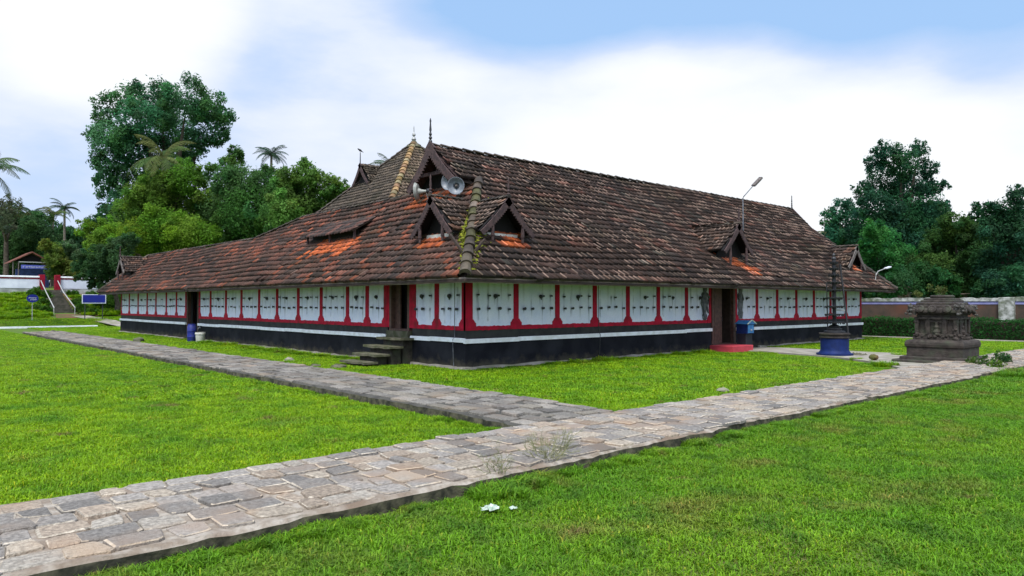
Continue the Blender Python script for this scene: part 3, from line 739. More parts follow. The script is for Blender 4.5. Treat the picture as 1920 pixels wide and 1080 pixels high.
def panel(W, s0, s1, seed, row=True, figure=None):
    r = np.random.default_rng(seed); w = s1 - s0
    npeg = 4 if w > 1.15 else (3 if w > .9 else 2)
    low = [(s0 + w * (k + .5 + .25 * (npeg < 4)) / (npeg + .5 * (npeg < 4)) + r.normal(0, .012), 1.475 + r.normal(0, .012)) for k in range(npeg)]
    upm = [(s0 + w * (k + .5) / npeg + r.normal(0, .02), 1.80 + r.normal(0, .012)) for k in range(npeg) if r.random() < .7]
    big = (s0 + w * (.52 + r.normal(0, .03)), 1.785)
    nx, nz = max(14, int(w / .022)), 46
    xs = np.linspace(s0, s1, nx); zs = np.linspace(1.03, WTOP, nz)
    X, Z = np.meshgrid(xs, zs)
    st = np.zeros_like(X)
    for (ps, pz) in low + upm + [big]:
        ln = r.uniform(.05, .42) if r.random() < .75 else r.uniform(.3, .75); sg = r.uniform(.010, .028); a = r.uniform(.35, 1.0)
        dzz = pz - Z
        st += a * np.exp(-((X - ps) / sg) ** 2) * np.clip(1 - dzz / ln, 0, 1) * (dzz > -.02)
        st += .55 * np.exp(-((X - ps) ** 2 + (Z - pz) ** 2) / .045 ** 2)
        if r.random() < .5: st += .22 * np.exp(-((X - ps) / (sg * 1.8)) ** 2) * np.clip((Z - pz) / .35, 0, 1) * (Z > pz)
    for k in range(r.integers(1, 4)):
        ps = low[r.integers(len(low))][0] + r.normal(0, .02); z0_, z1_ = r.uniform(1.1, 1.5), r.uniform(1.8, 2.2)
        st += r.uniform(.3, .8) * np.exp(-((X - ps) / .013) ** 2) * (Z > z0_) * (Z < z1_) * (.6 + .4 * np.sin(Z * 19 + ps * 7))
    for k in range(r.integers(1, 4)):
        ps = r.uniform(s0, s1); st += r.uniform(.15, .5) * np.exp(-((X - ps) / .02) ** 2) * np.clip((Z - r.uniform(1.6, 2.1)) / .3, 0, 1)
    st += .10 * r.random(X.shape)
    eave_shade_alg = np.clip((Z - 1.85) / .45, 0, 1) * (.45 + .3 * np.sin(X * 5 + seed) * np.sin(X * 13 + 1))  # eave shade and slight algae, painted as a green-grey fade upwards
    st = np.clip(st, 0, 1)[..., None]; eave_shade_alg = np.clip(eave_shade_alg, 0, 1)[..., None] * .6
    tint = np.array([1, 1, 1.0]) * (1 - eave_shade_alg) + np.array([.62, .70, .60]) * eave_shade_alg
    tint = tint * (1 - st * .9) + np.array([.10, .11, .13]) * st * .9
    bumpy = r.normal(0, .0012, X.shape)
    vs = np.array([W(float(a), float(c), float(d)) for a, c, d in zip(X.ravel(), Z.ravel(), bumpy.ravel())])
    I = np.arange(nx * nz).reshape(nz, nx)
    fs = np.stack([I[:-1, :-1].ravel(), I[:-1, 1:].ravel(), I[1:, 1:].ravel(), I[1:, :-1].ravel()], 1)
    if W is wl: fs = fs[:, ::-1]
    o = link_mesh('wall_panel', vs, fs.copy(), M['white'], hall, tint.reshape(-1, 3), 'POINT')
    if figure is None or True:
        for (ps, pz), sz in [(q, .05 * r.uniform(.75, 1.2)) for q in low if r.random() < .95] + [(q, .034) for q in upm] + ([(big, .11 * r.uniform(.8, 1.15))] if r.random() < .93 else []):
            if figure and abs(ps - figure) < .22: continue
            pegs_left.append((o, W, ps, pz, sz))
    return o
def wall_run(W, pils, a, b_, doors, seed, hw=.08):
    edges = [a] + pils + [b_]; hws = [.0] + [hw] * len(pils) + [.0]
    d_e = sorted([d for dd in doors for d in dd])
    ed = sorted([(p, hw) for p in pils] + [(a, None), (b_, None)] + [(d, 'door') for d in d_e])
    out = []
    i = 0
    for (p, k), (q, k2) in zip(ed[:-1], ed[1:]):
        if any(abs(p - d0) < .01 and abs(q - d1) < .01 for d0, d1 in doors): continue
        s0 = p + (hw if k == hw else (.0)); s1 = q - (hw if k2 == hw else .0)
        out.append((s0, s1)); i += 1
    return out
for k, (s0, s1) in enumerate(wall_run(wf, front_p, .2, 22.2, [(FD0, FD1)], 1)):
    fig = 10.05 if abs(s1 - FD0) < .3 else (12.26 if abs(s0 - FD1) < .3 else None)
    panel(wf, s0, s1, 200 + k, figure=fig)
for k, (s0, s1) in enumerate(wall_run(wl, left_p, .1, 31.15, [(LD[0][0], LD[0][1]), LD[1]], 1)):
    panel(wl, s0, s1, 300 + k)
pegs_left.sort(key=lambda q: (Vector(q[1](q[2], q[3], 0)) - CAMLOC).length)
for o, W, ps, pz, sz in pegs_left[:100]: peg_mb(W, ps, pz, sz).build('peg', M['iron'], o)
for o, W, ps, pz, sz in pegs_left[100:]:
    q = peg_mb(W, ps, pz, sz); REST.add(q.v, q.f)
REST.build('peg', M['iron'], hall)['kind'] = 'stuff'
for p in front_p: pilaster(wf, p, .08)
for p in left_p: pilaster(wl, p, .085)
pilaster(wf, 22.27, .075, True, False); pilaster(wl, 31.2, .07, True, False)
pilaster(wf, FD0 - .07, .06, True, False); pilaster(wf, FD1 + .07, .06, False, True)
# corner pilaster wraps the corner; left doors have broad red jambs
pilaster(wf, .09, .112, False, True)
pilaster(wl, .055, .075, False, True)
pilaster(wl, LD[0][0] - .09, .085, True, False); pilaster(wl, LD[0][1] + .09, .085, False, True)
pilaster(wl, LD[1][0] - .09, .085, True, False); pilaster(wl, LD[1][1] + .09, .085, False, True)
for i, (x0, x1) in enumerate(spans(-.015, 22.35, [(FD0, FD1)])): red_band(wf, x0, x1, 20 + i)
for i, (y0, y1) in enumerate(spans(.0, 31.27, LD)): red_band(wl, y0, y1, 30 + i)
# a slim drain pipe down the left face near the corner and one on the front
for (W, s) in ((wl, .36), (wf, 4.72)):
    b = MB(); b.tube([W(s, 2.2, .055), W(s, .78, .055), W(s, .74, .11), W(s, .62, .11), W(s, .0, .075)], .009, 6); b.build('drain_pipe', M['grey_paint'] if W is wl else M['iron'], hall)

# eave beams, wall plates and rafters
b = MB(); b.beam((XO + .03, YO + .055, 2.115), (22.9, YO + .055, 2.145), .05, .115); b.build('eave_beam', M['beam'], hall)
b = MB(); b.beam((XO + .055, YO + .085, 2.115), (XO + .055, 32.05, 2.145), .05, .115); b.build('eave_beam', M['beam'], hall)
b = MB()
for x in np.arange(-.4, 22.7, .55): b.beam((x, YO + .09, Z0 - .075), (x, .1, frontz(.1) - .085), .06, .05)
for y in np.arange(-.6, 31.9, .55): b.beam((XO + .1, y, Z0 - .075), (.1, y, leftz(.1) - .085), .06, .05)
b.build('rafters', M['soffit'], hall)

# doors ------------------------------------------------------------
def left_door(y0, y1, zb, zt, leafm, frame_open):
    fr = MB(); t_ = .10
    fr.box(-.015, .30, y0, y0 + t_, zb, zt); fr.box(-.015, .30, y1 - t_, y1, zb, zt); fr.box(-.015, .30, y0 + t_, y1 - t_, zt - .10, zt)
    fr.box(-.02, .32, y0, y1, zb - .05, zb)
    f = fr.build('door_frame', M['door'], hall)
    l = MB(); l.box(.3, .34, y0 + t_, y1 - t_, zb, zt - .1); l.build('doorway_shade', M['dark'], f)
    l = MB(); l.box(.12, .16, y1 - t_ - .24, y1 - t_ - .002, zb + .002, zt - .102); d = l.build('door_leaf', leafm, f)
    return f
left_door(2.38, 3.36, .92, 2.3, M['door'], True)
b = MB(); b.box(-.018, .3, 2.265, 2.378, .958, 2.3); b.box(-.018, .3, 3.362, 3.455, .958, 2.3); b.build('red_jamb', M['red'], hall)
b = MB(); b.box(-.12, .25, 2.3, 3.0, .66, .868); b.bevbox(-.05, .25, 3.0, 3.46, .66, .868, .02); b.build('door_sill', M['mossy'], hall)
left_door(18.6, 20.1, .26, 2.3, M['dark'], True)
def front_door():
    fr = MB(); z0, z1 = .24, 2.3
    fr.box(FD0 + .005, FD0 + .14, -.045, .35, z0, z1); fr.box(FD1 - .14, FD1 - .005, -.045, .35, z0, z1); fr.box(FD0 + .14, FD1 - .14, -.045, .35, z1 - .16, z1)
    fr.box(FD0, FD1, -.09, .36, z0 - .07, z0)
    f = fr.build('door_frame', M['door'], hall)
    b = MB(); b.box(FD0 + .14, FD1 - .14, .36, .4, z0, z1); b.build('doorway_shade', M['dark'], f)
    for x0, x1, ang in ((FD0 + .142, FD0 + .70, 0), ):
        l = MB(); l.box(x0, x1, .02, .06, z0 + .002, z1 - .162)
        for za, zb in ((.35, .85), (.95, 1.45), (1.55, 2.05)): l.box(x0 + .09, x1 - .09, .004, .0195, za, zb)
        lf = l.build('door_leaf', M['door'], f)
        h = MB(); h.tube([(x1 - .06, .02, 1.12), (x1 - .06, -.04, 1.11), (x1 - .06, -.04, 1.02), (x1 - .06, .02, 1.01)], .012, 6); h.build('handle', M['iron'], lf)
    l = MB(); l.box(FD1 - .19, FD1 - .145, .07, .355, z0 + .002, z1 - .162); l.build('door_leaf', M['soffit'], f)  # darkness of the opening painted in: darker colour than the other leaf
front_door()
def guardian(cx, pts, disc, flip=1):
    b = MB(); n = len(pts)
    L_ = [(cx + flip * (c - w), z) for z, c, w in pts]; R_ = [(cx + flip * (c + w), z) for z, c, w in pts]
    front = []; 
    for i, (z, c, w) in enumerate(pts):
        for k in range(7):
            t = -1 + 2 * k / 6; front.append((cx + flip * (c + w * t * 1.25), -.012 - .05 * math.sqrt(max(0, 1 - t * t)), z))
    fs = [(i * 7 + k, i * 7 + k + 1, i * 7 + 8 + k, i * 7 + 7 + k) for i in range(n - 1) for k in range(6)]
    if flip < 0: fs = [q[::-1] for q in fs]
    b.add(front, [q[::-1] for q in fs] if flip > 0 else [q[::-1] for q in fs])
    if disc:
        b.lathe((cx + flip * disc[0], .0, disc[1]), [(disc[2], -.005), (disc[2], .035), (disc[2] * .7, .06), (.01, .066)], 18, (0, -1, 0))
        # one raised arm with a club hanging and one bent leg
        b.tube([(cx + flip * .10, -.04, 1.93), (cx + flip * .20, -.05, 1.80), (cx + flip * .16, -.05, 1.66), (cx + flip * .10, -.05, 1.60)], [.035, .035, .03, .02], 8)
        b.tube([(cx - flip * .10, -.04, 1.92), (cx - flip * .19, -.05, 1.76), (cx - flip * .13, -.05, 1.62)], [.035, .03, .025], 8)
        b.tube([(cx + flip * .05, -.04, 1.50), (cx + flip * .12, -.05, 1.38), (cx + flip * .17, -.05, 1.28)], [.05, .035, .02], 8)
        b.tube([(cx - flip * .08, -.04, 1.50), (cx - flip * .10, -.05, 1.30), (cx - flip * .15, -.05, 1.22)], [.05, .04, .025], 8)
    else:
        b.tube([(cx - flip * .06, -.04, 1.92), (cx - flip * .17, -.05, 1.80), (cx - flip * .09, -.05, 1.66)], [.04, .035, .03], 8)
        b.tube([(cx + flip * .08, -.04, 1.90), (cx + flip * .15, -.05, 1.74), (cx + flip * .09, -.05, 1.62)], [.035, .03, .025], 8)
    return b.build('guardian_relief', M['grey_paint'], hall, smooth=True)
guardian(10.05, [(1.20, 0, .03), (1.34, 0, .05), (1.48, .0, .13), (1.60, 0, .19), (1.72, 0, .17), (1.80, 0, .12), (1.88, 0, .15), (1.95, .0, .13), (1.985, 0, .06), (2.02, .02, .08), (2.08, .03, .10), (2.13, .02, .09), (2.17, .02, .12), (2.24, .02, .13), (2.30, .02, .10)], (0, 1.165, .125))
guardian(12.26, [(1.07, 0, .10), (1.17, .0, .13), (1.28, .02, .14), (1.34, .01, .10), (1.42, -.01, .11), (1.52, .0, .15), (1.64, .02, .13), (1.72, .01, .10), (1.82, -.01, .13), (1.92, 0, .15), (1.98, .01, .07), (2.04, .02, .09), (2.12, .03, .10), (2.18, .04, .14), (2.26, .05, .13), (2.31, .05, .08)], None)

# gables ------------------------------------------------------------
def bargeboard(apex, footp, out, width, teeth, th=.04, curve=.06, name='bargeboard', parent=None, m=None):
    """a curved board down one side of a gable, lower edge fretted"""
    a, f_ = Vector(apex), Vector(footp); d = f_ - a; n = 34
    inn = Vector(out).cross(d).normalized()
    if inn.z > 0: inn = -inn                   # towards the inside of the gable (down)
    top = []; bot = []
    for i in range(n + 1):
        t = i / n; c = a + d * t + inn * (curve * math.sin(math.pi * t))
        w = width * (1.0 - .25 * t)
        tooth = (.78 if i % 2 else 1.0) if teeth and 0.1 < t else 1.0
        top.append(c); bot.append(c + inn * w * (tooth if i not in (0,) else 1.3))
    b = MB(); b.strip(top, bot, Vector(out).normalized() * th); return b.build(name, m or M['wood'], parent)
def finial_mb(p, h, r):
    return MB().lathe(p, [(r * 1.2, 0), (r * 1.0, h * .06), (r * .5, h * .1), (r * 1.15, h * .17), (r * .5, h * .25), (r * .95, h * .32), (r * .45, h * .42), (r * .75, h * .50), (r * .55, h * .66), (r * .4, h * .8), (r * .6, h * .88), (r * .15, h)], 10)

def gablet(c, out, hw, h, surf, postbot, fin=.5, side_tint=None, seed=1, depth=2.2, sill=True, m_barge=None, droop=.12, pole=False):
    """small gabled vent on a slope. c = middle of the gable line at foot height; out = unit outward; surf(p) = roof height below p"""
    c, out = Vector(c), Vector(out); side = Vector((0, 0, 1)).cross(out).normalized(); apex = c + Vector((0, 0, h))
    # tiled sides, each clipped where it dives under the main slope
    Vs = []; Fs = []; Ts = []; n0 = 0
    for sgn in (-1, 1):
        foot_ = c + side * (sgn * hw); vd = (apex - foot_)
        def inside(p):
            if p.z < surf(p) - .04: return False
            return (p - c).dot(side) * sgn > -.02
        def colf(p, r): return pick(r, [(.5, (.058, .042, .034)), (.3, (.09, .06, .045)), (.2, (.14, .075, .05))])
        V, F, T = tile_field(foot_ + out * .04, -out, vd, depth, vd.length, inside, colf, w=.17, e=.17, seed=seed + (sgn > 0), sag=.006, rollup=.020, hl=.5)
        if len(V): Vs.append(V); Fs.append(F + n0); Ts.append(T); n0 += len(V)
    g = link_mesh('gablet', np.concatenate(Vs), np.concatenate(Fs), M['tile'], hall, np.concatenate(Ts))
    # boarding inside, near-black to stand for the shade there
    b = MB(); back = -out * .34
    b.prism([c + side * -hw * .98 + back + Vector((0, 0, -.25)), c + side * hw * .98 + back + Vector((0, 0, -.25)), apex + back - Vector((0, 0, .04))], -out * .03)
    for sgn in (-1, 1):
        f0 = c + side * (sgn * hw)
        b.prism([f0 + Vector((0, 0, -.03)) - out * .02, apex + Vector((0, 0, -.03)) - out * .02, apex - out * depth * .75 + Vector((0, 0, -.03)), f0 - out * .6 + Vector((0, 0, -.03))], Vector((0, 0, -.02)))
    b.build('gablet_back', M['dark'], g)
    for sgn in (-1, 1):
        bargeboard(apex + Vector((0, 0, .05)), c + side * (sgn * (hw + .02)) + Vector((0, 0, -.06)), out, .19, True, parent=g, m=m_barge, curve=.04)
        pp = c + side * (sgn * hw * .56); b = MB()
        b.tube([Vector((pp.x, pp.y, postbot)), Vector((pp.x, pp.y, postbot + .10)), Vector((pp.x, pp.y, postbot + .13)), Vector((pp.x, pp.y, c.z + h * .45))], [.035, .035, .05, .028], 8)
        b.build('post', M['wood'], g)
    if sill:
        b = MB(); q = c - out * .30; z = postbot + .13
        b.prism([Vector((q.x, q.y, z)) + side * -hw * .62, Vector((q.x, q.y, z)) + side * hw * .62, Vector((q.x, q.y, z + .09)) + side * hw * .62, Vector((q.x, q.y, z + .09)) + side * -hw * .62], out * .05)
        b.build('sill', M['plastic_white'], g)
    cap_line(apex + out * .06 + Vector((0, 0, .03)), apex - out * depth * .66 + Vector((0, 0, .03)), 6, .06, .0, M['tile'], 'ridge_cap', g, capc, seed)
    if fin: finial_mb(apex + out * .02 + Vector((0, 0, .02)), fin, .045).build('finial', M['wood'] if not pole else M['grey_wood'], g, smooth=True)
    return g
sF = lambda p: frontz(p.y); sL = lambda p: leftz(p.x)
gablet((1.14, -.24, 3.40), (0, -1, 0), .88, .80, sF, 3.13, .50, seed=41, depth=1.5)
gablet((-.02, 1.40, 3.42), (-1, 0, 0), .88, .88, sL, 3.16, .56, seed=43, depth=1.5)
gablet((11.36, -.50, 3.40), (0, -1, 0), .90, .88, sF, 2.92, .55, seed=45, depth=1.95, sill=False)
gablet((21.2, -.30, 3.20), (0, -1, 0), .86, .86, sF, 3.08, 0, seed=47, depth=1.6, sill=False, m_barge=M['grey_wood'])
gablet((-.35, 30.05, 3.32), (-1, 0, 0), .85, .80, sL, 2.9, .62, seed=49, depth=1.7, sill=False, m_barge=M['grey_wood'])

# the tall end gable with its dark mouth
def end_gable():
    ap = Vector((1.45, YR - .04, ZR + .12)); out = Vector((-1, 0, 0))
    b = MB(); b.prism([(2.0, 2.2, 5.0), (2.0, 4.9, 5.0), (2.0, YR, ZR - .1)], (.05, 0, 0)); 
    g = b.build('end_gable', M['dark'], hall)
    bargeboard(ap, (1.40, 2.26, 5.10), out, .30, True, .05, .07, parent=g)
    bargeboard(ap, (1.40, 4.60, 4.98), out, .30, True, .05, .07, parent=g)
    b = MB(); b.beam((1.7, 2.7, 5.42), (1.7, 4.4, 5.42), .07, .10); b.beam((1.75, YR, 5.4), (1.75, YR, 6.05), .07, .08, up=(1, 0, 0)); b.build('tie_beam', M['wood'], g)
    finial_mb(ap + Vector((0, 0, -.03)), .70, .05).build('finial', M['iron'], g, smooth=True)
    # underside boards of the overhang
    b = MB()
    for yy, zz in ((2.3, 5.12), (4.8, 5.12)): b.prism([(1.5, YR, ZR - .07), (2.0, YR, ZR - .07), (2.0, yy, zz), (1.5, yy, zz)], (0, 0, -.03))
    b.build('soffit_board', M['wood'], g)
    ap2 = Vector((23.1, YR, ZR + .08))
    b = MB(); b.prism([(22.35, 2.3, 5.0), (22.35, 4.8, 5.0), (22.35, YR, ZR - .1)], (.04, 0, 0)); g2 = b.build('end_gable', M['dark'], hall)
    bargeboard(ap2, (22.38, 2.2, 5.1), (1, 0, 0), .22, False, .05, .0, parent=g2); bargeboard(ap2, (22.38, 4.9, 5.1), (1, 0, 0), .22, False, .05, .0, parent=g2)
    finial_mb(ap2 + Vector((-.05, 0, 0)), .62, .04).build('finial', M['iron'], g2, smooth=True)
end_gable()

# awning-like raised vent in the left slope
def raised_vent():
    V = []; F = []; T = []; r = np.random.default_rng(77); nn = 0; rows, cols = 4, 17
    ya0, ya1 = 6.15, 9.45
    def P(t, u):                         # t along the lip, u up the slope
        x = .44 + u * .95; e_ = .25 * u; y = (ya0 + e_) * (1 - t) + (ya1 + e_) * t
        return Vector((x, y, 3.86 + .50 * u - .04 * math.sin(math.pi * t) * (1 - u)))
    for j in range(rows):
        for i in range(cols):
            t0, t1 = i / cols, (i + 1) / cols; tm = t0 + (t1 - t0) * .3
            u0, u1 = j / rows - .04, (j + 1) / rows; q = r.normal(0, .008)
            c = pick(r, [(.5, (.050, .034, .028)), (.35, (.11, .05, .036)), (.15, (.032, .025, .022))])
            lo = [P(t0, u0) + Vector((0, 0, .05 + q)), P(tm, u0) + Vector((0, 0, .085 + q)), P(t1, u0) + Vector((0, 0, .045 + q))]
            hi = [P(t0, u1) + Vector((0, 0, .015)), P(tm, u1) + Vector((0, 0, .045)), P(t1, u1) + Vector((0, 0, .01))]
            dn = [k - Vector((-.004, 0, .05)) for k in lo]
            V += lo + hi + dn
            F += [(nn + 1, nn, nn + 3, nn + 4), (nn + 2, nn + 1, nn + 4, nn + 5), (nn + 7, nn + 6, nn, nn + 1), (nn + 8, nn + 7, nn + 1, nn + 2)]
            hl = c * 1.4 + np.array([.2, .17, .15]) * r.uniform(.3, 1.1) if r.random() < .5 else c  # rib glints painted into the vent tiles, as on the slopes
            T += [c, hl, c * .7, c * .7]; nn += 9  # lower edges tinted darker as painted row shadow
    g = link_mesh('raised_vent', [tuple(v) for v in V], np.array(F), M['tile'], hall, np.array(T))
    b = MB(); b.prism([P(0, 0), P(1, 0), P(1, 1), P(0, 1)], (0, 0, -.03)); b.build('vent_boarding', M['soffit'], g)
    b = MB(); top = [P(t, .30) - Vector((0, 0, .035)) for t in np.linspace(.04, .97, 12)]; bot = [Vector((p.x, p.y, leftz(p.x) - .02)) for p in top]
    b.strip(top, bot, (.03, 0, 0)); b.build('vent_mouth', M['dark'], g)
    b = MB()
    for t in (.02, .5, .98):
        p = P(t, .10); b.beam(Vector((p.x, p.y, leftz(p.x))), p - Vector((0, 0, .03)), .06, .06, up=(1, 0, 0))
    b.build('prop', M['wood'], g)
raised_vent()

# ------------------------------------------------------------------ things on and around the hall
def horn(p, aim, label, r=.2, ln=.36, m='horn'):
    p, aim = Vector(p), Vector(aim).normalized()
    t = thing('horn_loudspeaker', p, label, 'loudspeaker', 'horn loudspeakers on the hall roof')
    prof = [(.035, -ln), (.045, -ln * .75), (.065, -ln * .5), (.105, -ln * .25), (r * .82, -.06), (r, 0), (r * 1.02, .012), (r * .97, .012), (r * .78, -.055), (.095, -ln * .24), (.05, -ln * .48)]
    MB().lathe(p, prof, 28, aim).build('horn', M[m], t, smooth=True)
    MB().lathe(p - aim * ln * .30, [(.02, -.05), (.045, 0), (.04, .05), (.012, .10)], 12, aim).build('reflector', M['grey_wood'], t, smooth=True)
    MB().lathe(p - aim * ln, [(.07, -.16), (.075, -.14), (.075, -.02), (.05, .01)], 16, aim).build('driver', M['iron'], t, smooth=True)
    q = p - aim * (ln * .9)
    MB().tube([q, q + Vector((.1, 0, -.25)), q + Vector((.3, 0, -.35))], .016, 6).build('bracket', M['galv'], t)
horn((1.28, 2.07, 4.82), (-.72, -.69, -.06), 'grey horn loudspeaker showing its full round mouth on the right, beneath the tall gable', .235)
horn((1.42, 2.62, 5.02), (-.93, -.2, .02), 'horn loudspeaker seen edge-on beneath the tall gable, between the other two horns', .235)
horn((1.25, 3.93, 4.86), (-.62, .78, -.05), 'pale horn loudspeaker turned away to the left of the small gable finial', .27, .32, 'hornpale')

def roof_lamp():
    t = thing('roof_lamp', (14.47, 1.15, 4.2), 'flood lamp head on a thin bent pole above the front roof gablet', 'lamp')
    MB().tube([(14.47, 1.15, 4.15), (14.47, 1.15, 5.66), (14.50, 1.14, 5.72), (15.0, .98, 6.22)], [.026, .022, .02, .018], 8).build('pole', M['grey_paint'], t)
    b = MB(); b.beam((14.95, .99, 6.17), (15.33, .87, 6.52), .16, .07, up=(-.5, 0, .8)); b.build('lamp_head', M['grey_wood'], t)
    b = MB(); b.beam((15.0, .965, 6.165), (15.31, .87, 6.45), .12, .02, up=(-.5, 0, .8)); b.build('lens', M['sign_white'], t)
roof_lamp()
def eave_lamp():
    t = thing('eave_lamp', (21.95, -.78, 2.62), 'slim bent lamp rod on the eave at the far right roof corner', 'lamp')
    MB().tube([(21.95, -.78, 2.60), (21.97, -.8, 2.86), (22.1, -.84, 3.0), (22.9, -.88, 3.17)], .02, 6).build('arm', M['galv'], t)
    b = MB(); b.beam((22.78, -.88, 3.15), (23.25, -.9, 3.23), .12, .05); b.build('lamp_head', M['sign_white'], t)
eave_lamp()

def stone_steps():
    t = thing('stone_steps', (-.7, 2.8, 0), 'mossy slab steps climbing to the left side door', 'steps')
    r = np.random.default_rng(8)
    for i, z in enumerate((.70, .50, .31, .13)):
        x1 = -.35 * i - .03; x0 = x1 - .42; y0, y1 = 2.12 + r.normal(0, .03), 3.42 + r.normal(0, .06)
        b = MB(); n = 7
        ys = np.linspace(y0, y1, n); e0 = x0 + r.normal(0, .02, n)
        top = [(e0[k], ys[k], z + r.normal(0, .006)) for k in range(n)]; bot = [(x1, ys[k], z) for k in range(n)]
        b.strip(top, bot, (0, 0, -.055)); b.build('tread', M['mossy'], t)
        b = MB(); b.box(x0 + .14, x1, y0 + .12 + r.uniform(0, .1), y1 - .1 - r.uniform(0, .1), -.02, z - .058); b.build('riser', M['stone_black'], t)
stone_steps()

def red_step():
    b = MB(); b.bevbox(10.18, 11.42, -.98, -.12, -.02, .215, .015)
    tag(b.build('door_step', M['redstep']), 'low red painted step in front of the main door', 'step')
red_step()
def hundi():
    t = thing('offering_box', (11.55, -.55, 0), 'blue gable-roofed offering box on a dark post by the front door', 'offering box')
    MB().box(11.47, 11.89, -.68, -.36, -.02, .575).build('post', M['black'], t)
    MB().box(11.46, 11.90, -.74, -.34, .58, .90).build('box', M['blue'], t)
    b = MB(); b.prism([(11.42, -.79, .90), (11.94, -.79, .90), (11.68, -.79, 1.03)], (0, .5, 0)); b.build('lid', M['box_blue'], t)
    b = MB(); b.beam((11.67, -.80, 1.05), (11.97, -.80, .905), .025, .025, up=(0, 1, 0)); b.beam((11.69, -.80, 1.05), (11.39, -.80, .905), .025, .025, up=(0, 1, 0)); b.build('lid_trim', M['paper'], t)
    MB().box(11.50, 11.86, -.755, -.7405, .60, .88).build('front_plate', M['box_blue'], t)
    b = MB(); b.lathe((11.68, -.755, .70), [(.035, 0), (.035, .03), (.02, .04)], 10, (0, -1, 0)); b.build('padlock', M['galv'], t)
hundi()

def lamp_tower():
    c = Vector((11.21, -3.8, .045))
    t = thing('oil_lamp_tower', c, 'tall black tiered oil lamp tower on a round blue pedestal', 'lamp tower')
    MB().lathe(c, [(.52, 0), (.52, .05), (.46, .06), (.43, .10), (.415, .12), (.40, .16), (.40, .50), (.41, .51)], 36).build('pedestal', M['blue'], t, smooth=True)
    MB().lathe(c + Vector((0, 0, .51)), [(.41, 0), (.43, .015), (.43, .05), (.40, .055), (.40, .10), (.44, .11), (.44, .15), (.2, .16)], 36).build('rim', M['stone_black'], t, smooth=True)
    z = .67
    prof = [(.30, z), (.30, z + .05), (.20, z + .07), (.22, z + .12), (.15, z + .15), (.17, z + .20), (.09, z + .24)]
    zs = [.98, 1.22, 1.46, 1.72, 1.96, 2.20, 2.42, 2.62, 2.80]
    for q in zs: prof += [(.05, q - .08), (.075, q - .045), (.05, q - .02), (.055, q + .05)]
    prof += [(.05, 2.88), (.07, 2.92), (.03, 2.98), (.05, 3.02), (.005, 3.10)]
    MB().lathe(c, prof, 20).build('column', M['iron'], t, smooth=True)
    rad = [.28, .25, .23, .22, .19, .17, .145, .125, .105]
    for q, ra in zip(zs, rad):
        b = MB(); b.lathe(c + Vector((0, 0, q)), [(.06, -.03), (ra * .7, -.015), (ra, .0), (ra, .022), (ra * .85, .012), (.06, .012)], 24)
        nn = 12
        for k in range(nn):
            an = 2 * math.pi * k / nn; p = c + Vector((math.cos(an) * ra, math.sin(an) * ra, q))
            b.lathe(p, [(.012, -.05), (.022, -.015), (.03, .02), (.026, .02)], 6)
        b.build('lamp_tier', M['iron'], t, smooth=True)
    # rods beside the column
    MB().tube([c + Vector((.26, -.30, .62)), c + Vector((.22, -.26, 1.2)), c + Vector((.10, -.14, 2.75))], .028, 8).build('leaning_rod', M['iron'], t)
    MB().tube([c + Vector((-.1, .16, .66)), c + Vector((-.1, .18, 2.2))], .018, 8).build('rod', M['iron'], t)
    MB().tube([c + Vector((.0, -.05, 1.36)), c + Vector((.21, -.25, 1.34))], .015, 6).build('tie_rod', M['galv'], t)
lamp_tower()
b = MB()
for i in range(26):
    an = random.uniform(0, 6.28); rr = random.uniform(0, .22)
    p = Vector((11.75 + math.cos(an) * rr * 1.2, -4.25 + math.sin(an) * rr, .05)); s = random.uniform(.03, .07)
    b.add([p + Vector((-s, -s * .6, 0)), p + Vector((s, -s, 0)), p + Vector((s * .8, s, 0)), p + Vector((-s, s * .7, 0)), p + Vector((0, 0, s))], [(0, 1, 4), (1, 2, 4), (2, 3, 4), (3, 0, 4)])
tag(b.build('rubble_heap', M['mossy']), 'small heap of debris beside the blue lamp pedestal', 'debris')

